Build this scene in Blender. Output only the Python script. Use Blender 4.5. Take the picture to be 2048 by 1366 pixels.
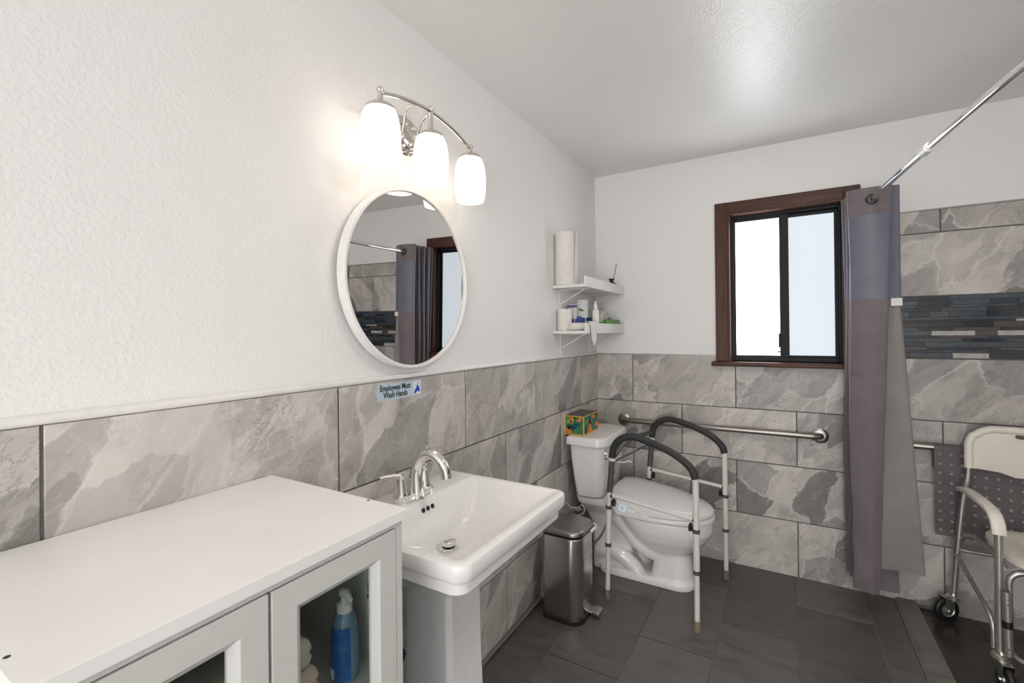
import bpy, bmesh, math, random
from mathutils import Vector, Matrix
random.seed(7)
R_ = math.radians
SC = bpy.context.scene
COL = SC.collection
for o in list(bpy.data.objects): bpy.data.objects.remove(o)

# ------------------------------------------------------------ camera
cam_d = bpy.data.cameras.new('camera'); cam = bpy.data.objects.new('camera', cam_d); COL.objects.link(cam)
cam_d.sensor_width = 36.0; cam_d.lens = 36.0*916.95/2048; cam_d.shift_y = -18.97/2048; cam_d.clip_start = .02
_y, _p, _r = .5315, .0027, -.0104
_f = Vector((-math.sin(_y)*math.cos(_p), math.cos(_y)*math.cos(_p), math.sin(_p)))
_r0 = Vector((math.cos(_y), math.sin(_y), 0)); _u0 = _r0.cross(_f)
_rt = _r0*math.cos(_r)+_u0*math.sin(_r); _up = -_r0*math.sin(_r)+_u0*math.cos(_r)
_M = Matrix((_rt, _up, -_f)).transposed().to_4x4(); _M.translation = (1.1014, 0, 1.3818)
cam.matrix_world = _M
SC.camera = cam

# ------------------------------------------------------------ light, exposure
W = bpy.data.worlds.new('world'); SC.world = W; W.use_nodes = True
bg = W.node_tree.nodes['Background']; bg.inputs[0].default_value = (1, .99, .98, 1); bg.inputs[1].default_value = 5.0
SC.view_settings.view_transform = 'Standard'; SC.view_settings.look = 'None'
SC.view_settings.exposure = 0.0; SC.view_settings.gamma = 1.0; SC.view_settings.use_curve_mapping = False
LAMP_E, PANE_E, DOME_E = 1.7, 11.0, 27.0
pl = bpy.data.lights.new('added_doorway_portal', 'AREA'); pl.shape = 'RECTANGLE'; pl.size = 1.8; pl.size_y = 2.15
pl.cycles.is_portal = True
plo = bpy.data.objects.new('added_doorway_portal', pl); COL.objects.link(plo)  # samples world light through the unseen doorway added behind the camera
plo.location = (1.30, -1.995, 1.075); plo.rotation_euler = (R_(90), 0, R_(180))

# room dimensions
D, HC, XR, YF = 3.022, 2.448, 2.40, -2.0
TW, TH, ZR, JT = .612, .3085, 1.234, .0055

# ------------------------------------------------------------ materials
def nt(name):
    m = bpy.data.materials.new(name); m.use_nodes = True
    t = m.node_tree; b = t.nodes['Principled BSDF']
    return m, t, b
def N(t, kind, **kw):
    n = t.nodes.new(kind)
    for k, v in kw.items():
        if k.startswith('i_'):
            key = k[2:]; key = int(key) if key.isdigit() else key.replace('_', ' ')
            n.inputs[key].default_value = v
        else: setattr(n, k, v)
    return n
def ramp(t, fac, stops):
    n = t.nodes.new('ShaderNodeValToRGB'); e = n.color_ramp.elements
    while len(e) < len(stops): e.new(.5)
    for el, (p, c) in zip(e, stops):
        el.position = p; el.color = (c[0], c[1], c[2], 1) if hasattr(c, '__len__') else (c, c, c, 1)
    t.links.new(fac, n.inputs[0]); return n
def mixc(t, fac, a, b, mode='MIX'):
    n = t.nodes.new('ShaderNodeMix'); n.data_type = 'RGBA'; n.blend_type = mode
    for s, v in ((0, fac), (6, a), (7, b)):
        if hasattr(v, 'is_linked'): t.links.new(v, n.inputs[s])
        else: n.inputs[s].default_value = v if s == 0 else (v[0], v[1], v[2], 1)
    return n.outputs[2]
def mth(t, op, a, b=None, c=None):
    n = t.nodes.new('ShaderNodeMath'); n.operation = op
    for i, v in enumerate((a, b, c)):
        if v is None: continue
        if hasattr(v, 'is_linked'): t.links.new(v, n.inputs[i])
        else: n.inputs[i].default_value = v
    return n.outputs[0]
def plain(name, col, rough=.5, metal=0, spec=.5, noise=.04, nscale=30, bump=0, bscale=60, coat=0, **kw):
    m, t, b = nt(name)
    tc = N(t, 'ShaderNodeTexCoord'); nz = N(t, 'ShaderNodeTexNoise', i_Scale=nscale, i_Detail=4.0)
    t.links.new(tc.outputs['Object'], nz.inputs['Vector'])
    lo = [max(0, c*(1-noise)) for c in col]; hi = [min(1, c*(1+noise)) for c in col]
    r = ramp(t, nz.outputs[0], [(.3, lo), (.7, hi)])
    t.links.new(r.outputs[0], b.inputs['Base Color'])
    b.inputs['Roughness'].default_value = rough; b.inputs['Metallic'].default_value = metal
    b.inputs['Specular IOR Level'].default_value = spec; b.inputs['Coat Weight'].default_value = coat
    for k, v in kw.items(): b.inputs[k.replace('_', ' ')].default_value = v
    if bump:
        n2 = N(t, 'ShaderNodeTexNoise', i_Scale=bscale, i_Detail=3.0); t.links.new(tc.outputs['Object'], n2.inputs['Vector'])
        bp = N(t, 'ShaderNodeBump', i_Strength=bump, i_Distance=.002); t.links.new(n2.outputs[0], bp.inputs['Height'])
        t.links.new(bp.outputs[0], b.inputs['Normal'])
    return m
def paint(name, col, rough, spec, strength, scale):
    m, t, b = nt(name); tc = N(t, 'ShaderNodeTexCoord')
    a = N(t, 'ShaderNodeTexNoise', i_Scale=scale, i_Detail=2.5, i_Roughness=.55); t.links.new(tc.outputs['Object'], a.inputs['Vector'])
    r = ramp(t, a.outputs[0], [(.38, 0.0), (.62, 1.0)])
    bp = N(t, 'ShaderNodeBump', i_Strength=strength, i_Distance=.0016); t.links.new(r.outputs[0], bp.inputs['Height'])
    t.links.new(bp.outputs[0], b.inputs['Normal'])
    b.inputs['Base Color'].default_value = (*col, 1); b.inputs['Roughness'].default_value = rough
    b.inputs['Specular IOR Level'].default_value = spec
    return m
def marble():
    m, t, b = nt('marble_tile'); tc = N(t, 'ShaderNodeTexCoord'); oi = N(t, 'ShaderNodeObjectInfo')
    s = N(t, 'ShaderNodeSeparateXYZ'); t.links.new(tc.outputs['Object'], s.inputs[0])
    u = mth(t, 'ADD', s.outputs[0], s.outputs[1])
    # diagonal frame, long along (1,1)
    c, sn = math.cos(R_(52)), math.sin(R_(52))
    p = mth(t, 'ADD', mth(t, 'MULTIPLY', u, c), mth(t, 'MULTIPLY', s.outputs[2], sn))
    q = mth(t, 'SUBTRACT', mth(t, 'MULTIPLY', s.outputs[2], c), mth(t, 'MULTIPLY', u, sn))
    rnd = oi.outputs['Random']
    p = mth(t, 'ADD', mth(t, 'MULTIPLY', p, .55), mth(t, 'MULTIPLY', rnd, 37.0))
    q = mth(t, 'ADD', q, mth(t, 'MULTIPLY', rnd, 71.0))
    v = N(t, 'ShaderNodeCombineXYZ'); t.links.new(p, v.inputs[0]); t.links.new(q, v.inputs[1])
    d1 = N(t, 'ShaderNodeTexNoise', i_Scale=5.0, i_Detail=7.0, i_Roughness=.62); t.links.new(v.outputs[0], d1.inputs['Vector'])
    ds = N(t, 'ShaderNodeVectorMath', operation='MULTIPLY_ADD'); t.links.new(d1.outputs['Color'], ds.inputs[0])
    ds.inputs[1].default_value = (.16, .16, .16); t.links.new(v.outputs[0], ds.inputs[2])
    vc = N(t, 'ShaderNodeTexVoronoi', i_Scale=5.6); t.links.new(ds.outputs[0], vc.inputs['Vector'])
    ve = N(t, 'ShaderNodeTexVoronoi', feature='DISTANCE_TO_EDGE', i_Scale=5.6); t.links.new(ds.outputs[0], ve.inputs['Vector'])
    sep = N(t, 'ShaderNodeSeparateColor'); t.links.new(vc.outputs['Color'], sep.inputs[0])
    A, B, Cc, Dd = (.60, .56, .525), (.495, .46, .43), (.36, .34, .32), (.24, .225, .212)
    cell = ramp(t, sep.outputs[0], [(0, A), (.48, (A[0]*.94, A[1]*.94, A[2]*.94)), (.52, B), (.70, (B[0]*.9, B[1]*.9, B[2]*.9)), (.73, Cc), (.90, Cc), (.93, Dd), (1, Dd)])
    v2 = N(t, 'ShaderNodeTexVoronoi', i_Scale=15.0); t.links.new(ds.outputs[0], v2.inputs['Vector'])
    s2 = N(t, 'ShaderNodeSeparateColor'); t.links.new(v2.outputs['Color'], s2.inputs[0])
    cell2 = mixc(t, .9, cell.outputs[0], ramp(t, s2.outputs[1], [(0, .80), (.5, 1.0), (1, 1.12)]).outputs[0], 'MULTIPLY')
    # cloudy tone inside each patch
    cl = N(t, 'ShaderNodeTexNoise', i_Scale=9.0, i_Detail=8.0, i_Roughness=.65, i_Distortion=.6); t.links.new(ds.outputs[0], cl.inputs['Vector'])
    clr = ramp(t, cl.outputs[0], [(.25, .74), (.47, .98), (.75, 1.18)])
    col = mixc(t, .9, cell2, clr.outputs[0], 'MULTIPLY')
    # pale veins on patch borders, broken up
    mk = N(t, 'ShaderNodeTexNoise', i_Scale=4.0, i_Detail=2.0); t.links.new(v.outputs[0], mk.inputs['Vector'])
    edge = ramp(t, ve.outputs['Distance'], [(0, 1.0), (.012, .75), (.035, 0.0)])
    em = mth(t, 'MULTIPLY', edge.outputs[0], ramp(t, mk.outputs[0], [(.42, 0.0), (.58, .6)]).outputs[0])
    col = mixc(t, em, col, (.74, .71, .67))
    # thin ridged veins
    def ridge(scale, width, off, dist):
        n = N(t, 'ShaderNodeTexNoise', i_Scale=scale, i_Detail=5.0, i_Roughness=.6, i_Distortion=dist)
        o = N(t, 'ShaderNodeVectorMath', operation='ADD'); t.links.new(v.outputs[0], o.inputs[0]); o.inputs[1].default_value = (off, off*1.7, 0)
        t.links.new(o.outputs[0], n.inputs['Vector'])
        a = mth(t, 'ABSOLUTE', mth(t, 'SUBTRACT', n.outputs[0], .5))
        return ramp(t, a, [(0, 1.0), (width, 0.0)]).outputs[0]
    wv = mth(t, 'MULTIPLY', mth(t, 'MAXIMUM', ridge(6.0, .012, 3.1, .9), ridge(11.0, .010, 5.7, .8)), ramp(t, d1.outputs[0], [(.48, 0.0), (.62, .6)]).outputs[0])
    col = mixc(t, wv, col, (.78, .75, .71))
    dv = mth(t, 'MULTIPLY', mth(t, 'MAXIMUM', ridge(8.5, .012, 9.4, 1.4), ridge(15.0, .009, 1.4, .8)), ramp(t, mk.outputs[0], [(.46, .6), (.54, 0.0)]).outputs[0])
    col = mixc(t, dv, col, (.19, .175, .165))
    t.links.new(col, b.inputs['Base Color'])
    b.inputs['Roughness'].default_value = .34; b.inputs['Specular IOR Level'].default_value = .45
    return m
def slate(name, base, rough, spec=.5):
    m, t, b = nt(name); tc = N(t, 'ShaderNodeTexCoord'); oi = N(t, 'ShaderNodeObjectInfo')
    mp = N(t, 'ShaderNodeMapping'); mp.inputs['Rotation'].default_value = (0, 0, R_(32)); mp.inputs['Scale'].default_value = (1, 4.5, 1)
    of = N(t, 'ShaderNodeVectorMath', operation='ADD'); t.links.new(tc.outputs['Object'], of.inputs[0])
    cx = N(t, 'ShaderNodeCombineXYZ'); t.links.new(mth(t, 'MULTIPLY', oi.outputs['Random'], 23.0), cx.inputs[0]); t.links.new(mth(t, 'MULTIPLY', oi.outputs['Random'], 57.0), cx.inputs[1])
    t.links.new(cx.outputs[0], of.inputs[1]); t.links.new(of.outputs[0], mp.inputs[0])
    n1 = N(t, 'ShaderNodeTexNoise', i_Scale=5.0, i_Detail=9.0, i_Roughness=.68, i_Distortion=.4); t.links.new(mp.outputs[0], n1.inputs['Vector'])
    n2 = N(t, 'ShaderNodeTexNoise', i_Scale=3.0, i_Detail=3.0); t.links.new(of.outputs[0], n2.inputs['Vector'])
    c1 = [c*.62 for c in base]; c2 = [c*1.45 for c in base]
    col = ramp(t, n1.outputs[0], [(.3, c1), (.52, base), (.75, c2)]).outputs[0]
    col = mixc(t, ramp(t, n2.outputs[0], [(.45, 0.0), (.65, .45)]).outputs[0], col, (base[0]*1.12, base[1]*1.0, base[2]*.92))
    hs = mth(t, 'ADD', .82, mth(t, 'MULTIPLY', oi.outputs['Random'], .36))
    hv = N(t, 'ShaderNodeHueSaturation'); t.links.new(hs, hv.inputs['Value']); t.links.new(col, hv.inputs['Color'])
    t.links.new(hv.outputs[0], b.inputs['Base Color'])
    t.links.new(ramp(t, n1.outputs[0], [(.3, max(.05, rough-.1)), (.7, min(1, rough+.12))]).outputs[0], b.inputs['Roughness'])
    bp = N(t, 'ShaderNodeBump', i_Strength=.35, i_Distance=.003); t.links.new(n1.outputs[0], bp.inputs['Height']); t.links.new(bp.outputs[0], b.inputs['Normal'])
    b.inputs['Specular IOR Level'].default_value = spec
    return m
def wood(name, base, axis=2):
    m, t, b = nt(name); tc = N(t, 'ShaderNodeTexCoord'); mp = N(t, 'ShaderNodeMapping'); sc = [40, 40, 40]; sc[axis] = 2.2
    mp.inputs['Scale'].default_value = sc; t.links.new(tc.outputs['Object'], mp.inputs[0])
    n = N(t, 'ShaderNodeTexNoise', i_Scale=1.6, i_Detail=6.0, i_Roughness=.6, i_Distortion=.5); t.links.new(mp.outputs[0], n.inputs['Vector'])
    r = ramp(t, n.outputs[0], [(.3, [c*.55 for c in base]), (.55, base), (.8, [c*1.5 for c in base])])
    t.links.new(r.outputs[0], b.inputs['Base Color']); b.inputs['Roughness'].default_value = .4; b.inputs['Specular IOR Level'].default_value = .25
    return m
def emit(name, col, strength):
    m, t, b = nt(name); b.inputs['Base Color'].default_value = (*col, 1); b.inputs['Roughness'].default_value = .25
    b.inputs['Emission Color'].default_value = (*col, 1); b.inputs['Emission Strength'].default_value = strength
    return m
def glass(name, col=(1, 1, 1), rough=0.0, alpha=.12):
    m, t, b = nt(name); tr = N(t, 'ShaderNodeBsdfTransparent'); tr.inputs[0].default_value = (*col, 1)
    gl = N(t, 'ShaderNodeBsdfGlossy'); gl.inputs['Roughness'].default_value = rough
    lw = N(t, 'ShaderNodeLayerWeight', i_Blend=.12); mx = N(t, 'ShaderNodeMixShader')
    t.links.new(mth(t, 'MULTIPLY', lw.outputs['Facing'], .25), mx.inputs[0]); t.links.new(tr.outputs[0], mx.inputs[1]); t.links.new(gl.outputs[0], mx.inputs[2])
    t.links.new(mx.outputs[0], t.nodes['Material Output'].inputs[0]); return m
def brushed(name, col, rough, axis_scale=(400, 400, 6)):
    m, t, b = nt(name); tc = N(t, 'ShaderNodeTexCoord'); mp = N(t, 'ShaderNodeMapping'); mp.inputs['Scale'].default_value = axis_scale
    t.links.new(tc.outputs['Object'], mp.inputs[0]); n = N(t, 'ShaderNodeTexNoise', i_Scale=1.0, i_Detail=3.0); t.links.new(mp.outputs[0], n.inputs['Vector'])
    b.inputs['Base Color'].default_value = (*col, 1); b.inputs['Metallic'].default_value = 1
    t.links.new(ramp(t, n.outputs[0], [(.3, max(.03, rough-.03)), (.7, rough+.03)]).outputs[0], b.inputs['Roughness'])
    return m

M = {}
M['paint'] = paint('wall_paint', (.86, .848, .832), .55, .3, .38, 95)
M['ceil'] = paint('ceiling_paint', (.87, .858, .842), .34, 1.0, .35, 110)
M['marble'] = marble()
M['grout'] = plain('dark_grout', (.13, .12, .115), .9, noise=.15)
M['floor'] = slate('slate_floor_tile', (.118, .109, .102), .38)
M['wetfloor'] = slate('wet_slate_tile', (.040, .037, .034), .16)
M['kerb'] = slate('kerb_slate', (.17, .155, .145), .45)
M['fgrout'] = plain('floor_grout', (.17, .16, .15), .9, noise=.2)
M['trimw'] = plain('white_trim', (.82, .80, .78), .3)
M['trimg'] = plain('grey_edge_trim', (.40, .385, .37), .35, metal=.4)
M['woodv'] = wood('dark_wood_upright', (.085, .034, .022), 2)
M['woodh'] = wood('dark_wood_level', (.085, .034, .022), 0)
M['black'] = plain('black_aluminium', (.008, .009, .011), .42, spec=.2)
M['porc'] = plain('porcelain', (.90, .885, .87), .09, noise=.015, coat=.4)
M['seatp'] = plain('seat_plastic', (.85, .83, .81), .22, noise=.02)
M['cab'] = plain('cabinet_white', (.64, .64, .615), .38, noise=.02)
M['cabtop'] = plain('cabinet_top_white', (.90, .88, .865), .30, noise=.025, nscale=6)
M['cabin'] = plain('cabinet_inside', (.66, .65, .62), .6)
M['chrome'] = plain('chrome', (.86, .85, .83), .06, metal=1, noise=.02)
M['nickel'] = plain('polished_nickel', (.78, .74, .70), .10, metal=1, noise=.02)
M['steel'] = brushed('brushed_steel', (.56, .54, .52), .24, (700, 700, 1.5))
M['grab'] = brushed('grab_bar_steel', (.37, .34, .315), .32, (6, 400, 400))
M['lidsteel'] = brushed('lid_steel', (.36, .34, .33), .36, (300, 20, 300))
M['alum'] = plain('grey_aluminium', (.56, .54, .51), .36, metal=.85, noise=.05)
M['zinc'] = plain('zinc_plate', (.52, .52, .47), .3, metal=.9, noise=.08)
M['blackp'] = plain('black_plastic', (.012, .012, .012), .4)
M['foam'] = plain('dark_foam', (.030, .030, .032), .62, bump=.2, bscale=400)
M['greyp'] = plain('dark_grey_plastic', (.085, .083, .082), .45)
M['whitetube'] = plain('white_powder_coat', (.74, .72, .69), .32)
M['rubber'] = plain('taupe_rubber', (.17, .145, .12), .7)
M['rubberb'] = plain('brown_rubber', (.25, .19, .135), .7)
M['chairw'] = plain('chair_white_plastic', (.86, .81, .72), .38, noise=.03, nscale=8)
M['mirror'] = plain('mirror_silver', (.80, .79, .78), .005, metal=1, noise=0)
M['shade'] = emit('lamp_shade_glass', (1, .90, .78), LAMP_E)
M['dome'] = emit('fill_dome_glass', (1, .965, .92), DOME_E)
M['paper'] = plain('white_paper', (.78, .75, .71), .85, bump=.3, bscale=300)
M['card'] = plain('cardboard', (.42, .31, .2), .9)
M['white'] = plain('white_plastic', (.80, .79, .77), .35)
M['bluep'] = plain('blue_print', (.05, .12, .33), .4)
M['purple'] = plain('purple_print', (.17, .06, .36), .4)
M['green'] = plain('green_print', (.10, .26, .05), .4)
M['teal'] = plain('teal_print', (.012, .16, .115), .4, noise=.35, nscale=60)
M['yellow'] = plain('yellow_print', (.80, .45, .02), .4)
M['orange'] = plain('orange_print', (.75, .20, .04), .4)
M['navy'] = plain('navy_print', (.008, .035, .055), .4)
M['signblue'] = plain('pale_blue_vinyl', (.50, .61, .70), .4)
M['signink'] = plain('black_ink', (.01, .012, .018), .5)
M['handblue'] = plain('cobalt_ink', (.012, .05, .50), .5)
M['amber'] = plain('reed_wood', (.33, .17, .07), .7)
M['darkglass'] = plain('black_glass', (.008, .008, .008), .12)
M['curt1'] = plain('violet_grey_fabric', (.160, .132, .142), .62, noise=.08, nscale=14, bump=.9, bscale=16, Sheen_Weight=.3)
M['curt2'] = plain('blue_grey_mesh_fabric', (.130, .136, .180), .42, noise=.06, nscale=20, Sheen_Weight=.3)
M['curt3'] = plain('grey_liner_fabric', (.245, .230, .222), .6, noise=.08, nscale=12, bump=.25, bscale=20)
M['packblue'] = plain('pale_blue_film', (.20, .34, .46), .3, noise=.3, nscale=25)
M['softcloth'] = plain('cream_towel', (.58, .53, .48), .95, bump=.8, bscale=160)
M['pinkcloth'] = plain('pink_towel', (.58, .45, .40), .95, bump=.8, bscale=160)
M['soap'] = plain('blue_clear_soap', (.16, .27, .40), .1, noise=.05)
M['labelblue'] = plain('bright_blue_label', (.012, .10, .36), .35, noise=.25, nscale=70)
M['bag'] = plain('cloudy_bag', (.62, .60, .55), .35, noise=.2, bump=.6, bscale=60)
M['hose'] = plain('braided_hose', (.30, .28, .26), .4, metal=.4, noise=.3, nscale=300)
M['cable'] = plain('beige_cable', (.52, .46, .40), .5)
M['greycable'] = plain('grey_cable', (.17, .16, .155), .5)
M['blueglow'] = emit('blue_indicator', (.45, .75, 1), .7)
M['cglass'] = glass('clear_glass', (.86, .89, .87))
M['mat'] = None
def matplastic():
    m, t, b = nt('clear_grey_vinyl'); b.inputs['Base Color'].default_value = (.33, .30, .31, 1); b.inputs['Roughness'].default_value = .25
    tr = N(t, 'ShaderNodeBsdfTransparent'); tr.inputs[0].default_value = (.62, .58, .59, 1); mx = N(t, 'ShaderNodeMixShader'); mx.inputs[0].default_value = .36
    t.links.new(tr.outputs[0], mx.inputs[1]); t.links.new(b.outputs[0], mx.inputs[2]); t.links.new(mx.outputs[0], t.nodes['Material Output'].inputs[0]); return m
M['mat'] = matplastic()
M['bubble'] = plain('pale_vinyl_bubble', (.30, .28, .285), .25, noise=.1)
def panemat(name, col, e):
    m, t, b = nt(name); tc = N(t, 'ShaderNodeTexCoord'); n = N(t, 'ShaderNodeTexNoise', i_Scale=260.0, i_Detail=2.0); t.links.new(tc.outputs['Object'], n.inputs['Vector'])
    bp = N(t, 'ShaderNodeBump', i_Strength=.5, i_Distance=.001); t.links.new(n.outputs[0], bp.inputs['Height']); t.links.new(bp.outputs[0], b.inputs['Normal'])
    b.inputs['Base Color'].default_value = (.12, .13, .14, 1); b.inputs['Roughness'].default_value = .35
    r = ramp(t, n.outputs[0], [(.3, [c*.90 for c in col]), (.7, col)]); t.links.new(r.outputs[0], b.inputs['Emission Color']); b.inputs['Emission Strength'].default_value = e
    return m
M['pane'] = panemat('frosted_lit_pane', (.95, .98, 1), PANE_E)
M['pane2'] = panemat('dim_frosted_lit_pane', (.80, .88, .95), .86)  # same frosted glass, dimmer bluish daylight put into its emission

# ------------------------------------------------------------ mesh helpers (world coordinates)
ORG = {}
class G:
    def __init__(s): s.v = []; s.f = []
    def add(s, vs, fs):
        n = len(s.v); s.v += [tuple(v) for v in vs]; s.f += [tuple(i+n for i in f) for f in fs]; return s
    def box(s, x0, x1, y0, y1, z0, z1):
        return s.add([(x, y, z) for z in (z0, z1) for y in (y0, y1) for x in (x0, x1)],
                     [(0, 2, 3, 1), (4, 5, 7, 6), (0, 1, 5, 4), (2, 6, 7, 3), (0, 4, 6, 2), (1, 3, 7, 5)])
    def loft(s, rings, cap0=True, cap1=True, closed=False):
        n = len(rings[0]); vs = [p for r in rings for p in r]; fs = []
        m = len(rings)
        for i in range(m if closed else m-1):
            j = (i+1) % m
            for k in range(n):
                l = (k+1) % n; fs.append((i*n+k, i*n+l, j*n+l, j*n+k))
        if not closed:
            if cap0: fs.append(tuple(reversed(range(n))))
            if cap1: fs.append(tuple((m-1)*n+k for k in range(n)))
        return s.add(vs, fs)
    def tube(s, pts, r, n=12, closed=False, sx=1.0):
        pts = [Vector(p) for p in pts]; m = len(pts); rs = r if hasattr(r, '__len__') else [r]*m
        tan = []
        for i in range(m):
            a = pts[(i-1) % m] if (closed or i > 0) else pts[i]; b = pts[(i+1) % m] if (closed or i < m-1) else pts[i]
            d = (b-a); tan.append(d.normalized() if d.length > 1e-9 else (tan[-1] if tan else Vector((0, 0, 1))))
        ref = Vector((0, 0, 1)) if abs(tan[0].z) < .9 else Vector((1, 0, 0))
        nrm = (ref - tan[0]*ref.dot(tan[0])).normalized(); rings = []
        for i in range(m):
            nrm = (nrm - tan[i]*nrm.dot(tan[i])).normalized(); bi = tan[i].cross(nrm)
            rings.append([pts[i] + (nrm*math.cos(a)*rs[i] + bi*math.sin(a)*rs[i]*sx) for a in [2*math.pi*k/n for k in range(n)]])
        return s.loft(rings, closed=closed)
    def lathe(s, prof, c=(0, 0, 0), n=24, axis='z', cap0=True, cap1=True):
        rings = []
        for r, h in prof:
            ring = []
            for k in range(n):
                a = 2*math.pi*k/n; x, y = r*math.cos(a), r*math.sin(a)
                if axis == 'z': p = (x, y, h)
                elif axis == 'x': p = (h, x, y)
                else: p = (y, h, x)
                ring.append((p[0]+c[0], p[1]+c[1], p[2]+c[2]))
            rings.append(ring)
        return s.loft(rings, cap0, cap1)
    def xf(s, mat): s.v = [tuple(mat @ Vector(v)) for v in s.v]; return s
def cap(c, r, n=10):  # small dome profile
    return [(r*math.cos(a), c+r*math.sin(a)) for a in [math.pi/2*k/n for k in range(n+1)]]
def spline(pts, n=8, closed=False):
    pts = [Vector(p) for p in pts]; out = []; m = len(pts)
    for i in range(m if closed else m-1):
        g = (lambda j: pts[j % m]) if closed else (lambda j: pts[min(max(j, 0), m-1)])
        p0, p1, p2, p3 = g(i-1), g(i), g(i+1), g(i+2)
        for k in range(n):
            t = k/n
            out.append(.5*((2*p1)+(-p0+p2)*t+(2*p0-5*p1+4*p2-p3)*t*t+(-p0+3*p1-3*p2+p3)*t**3))
    if not closed: out.append(pts[-1])
    return out
def rr(x0, x1, y0, y1, r, z, n=6):
    """rounded rectangle ring; r is one radius or (x0y0, x1y0, x1y1, x0y1)"""
    rs = r if hasattr(r, '__len__') else (r,)*4; out = []
    for (cx, cy, a0), q in zip(((x0, y0, 180), (x1, y0, 270), (x1, y1, 0), (x0, y1, 90)), rs):
        ox = cx + q if cx == x0 else cx - q; oy = cy + q if cy == y0 else cy - q
        for k in range(n+1):
            a = R_(a0+90*k/n); out.append((ox+q*math.cos(a), oy+q*math.sin(a), z))
    return out
def ob(name, g, mat, parent=None, smooth=None, bevel=0, seg=2, org=None, subsurf=0):
    me = bpy.data.meshes.new(name)
    o_w = Vector(org) if org is not None else (ORG[parent] if parent is not None else Vector((0, 0, 0)))
    pw = ORG[parent] if parent is not None else Vector((0, 0, 0))
    me.from_pydata([tuple(Vector(v)-o_w) for v in g.v], [], g.f); me.validate(); me.update()
    bm = bmesh.new(); bm.from_mesh(me); bmesh.ops.recalc_face_normals(bm, faces=bm.faces); bm.to_mesh(me); bm.free()
    if smooth:
        me.shade_smooth()
        if smooth < 180: me.set_sharp_from_angle(angle=R_(smooth))
    if mat is not None: me.materials.append(mat)
    o = bpy.data.objects.new(name, me); COL.objects.link(o); o.location = o_w - pw
    if parent is not None: o.parent = parent
    ORG[o] = o_w
    if bevel:
        b = o.modifiers.new('bevel', 'BEVEL'); b.width = bevel; b.segments = seg; b.limit_method = 'ANGLE'; b.angle_limit = R_(40)
        if smooth is None:
            me.shade_smooth(); me.set_sharp_from_angle(angle=R_(35)); b.harden_normals = True
    if subsurf:
        q = o.modifiers.new('subsurf', 'SUBSURF'); q.levels = subsurf; q.render_levels = subsurf
    return o
def thing(name, label, cat, loc, group=None, kind=None):
    o = bpy.data.objects.new(name, None); COL.objects.link(o); o.location = loc; o.empty_display_size = .05
    ORG[o] = Vector(loc); tag(o, label, cat, group, kind); return o
def tag(o, label, cat, group=None, kind=None):
    if label: o['label'] = label
    if cat: o['category'] = cat
    if group: o['group'] = group
    if kind: o['kind'] = kind
    return o
MESH_CACHE = {}
def piece(name, key, mk, loc, mat, parent):
    """piece sharing mesh data between equal sizes; mk builds geometry centred on its own origin"""
    if key not in MESH_CACHE:
        me = bpy.data.meshes.new(name); g = mk(); me.from_pydata(g.v, [], g.f); me.update()
        bm = bmesh.new(); bm.from_mesh(me); bmesh.ops.recalc_face_normals(bm, faces=bm.faces); bm.to_mesh(me); bm.free()
        me.materials.append(mat); MESH_CACHE[key] = me
    o = bpy.data.objects.new(name, MESH_CACHE[key]); COL.objects.link(o)
    o.parent = parent; o.location = Vector(loc) - ORG[parent]; ORG[o] = Vector(loc); return o
def chamfer_slab(a, b, th, axis, ch=.0012):
    """tile a x b, thickness th along axis (0,1,2), face towards + (axis 0), - (axis 1), + (axis 2), - (axis 3 = -x)"""
    r0 = [(-a/2, -b/2), (a/2, -b/2), (a/2, b/2), (-a/2, b/2)]; k = ch
    r1 = [(-a/2+k, -b/2+k), (a/2-k, -b/2+k), (a/2-k, b/2-k), (-a/2+k, b/2-k)]
    def P(p, h):
        if axis == 0: return (h, p[0], p[1])
        if axis == 1: return (p[0], -h, p[1])
        if axis == 3: return (-h, p[0], p[1])
        return (p[0], p[1], h)
    g = G(); g.loft([[P(p, 0) for p in r0], [P(p, th-k) for p in r0], [P(p, th) for p in r1]]); return g
def tile(a0, a1, b0, b1, plane, axis, th, mat, parent, name='tile', ch=.0012):
    a, b = round(a1-a0, 4), round(b1-b0, 4)
    if a < .004 or b < .004: return
    ca, cb = (a0+a1)/2, (b0+b1)/2
    loc = {0: (plane, ca, cb), 1: (ca, plane, cb), 3: (plane, ca, cb), 2: (ca, cb, plane)}[axis]
    return piece(name, (name, a, b, axis, th, mat.name), lambda: chamfer_slab(a, b, th, axis, ch), loc, mat, parent)
def tile_rows(rows, lo, hi, plane, axis, parent, holes=()):
    for z0, z1, off in rows:
        k = math.floor((lo-off)/TW)
        while off+k*TW < hi:
            a0, a1 = max(lo, off+k*TW+JT/2), min(hi, off+(k+1)*TW-JT/2); k += 1
            if a1-a0 < .01: continue
            segs = [(a0, a1)]
            top = z1-JT/2
            for hx0, hx1, hz0, hz1 in holes:
                if z0 < hz1 and z1 > hz0 and a0 < hx1 and a1 > hx0:
                    top = min(top, hz0)
            tile(a0, a1, z0+JT/2, top, plane, axis, .004, M['marble'], parent)
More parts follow.
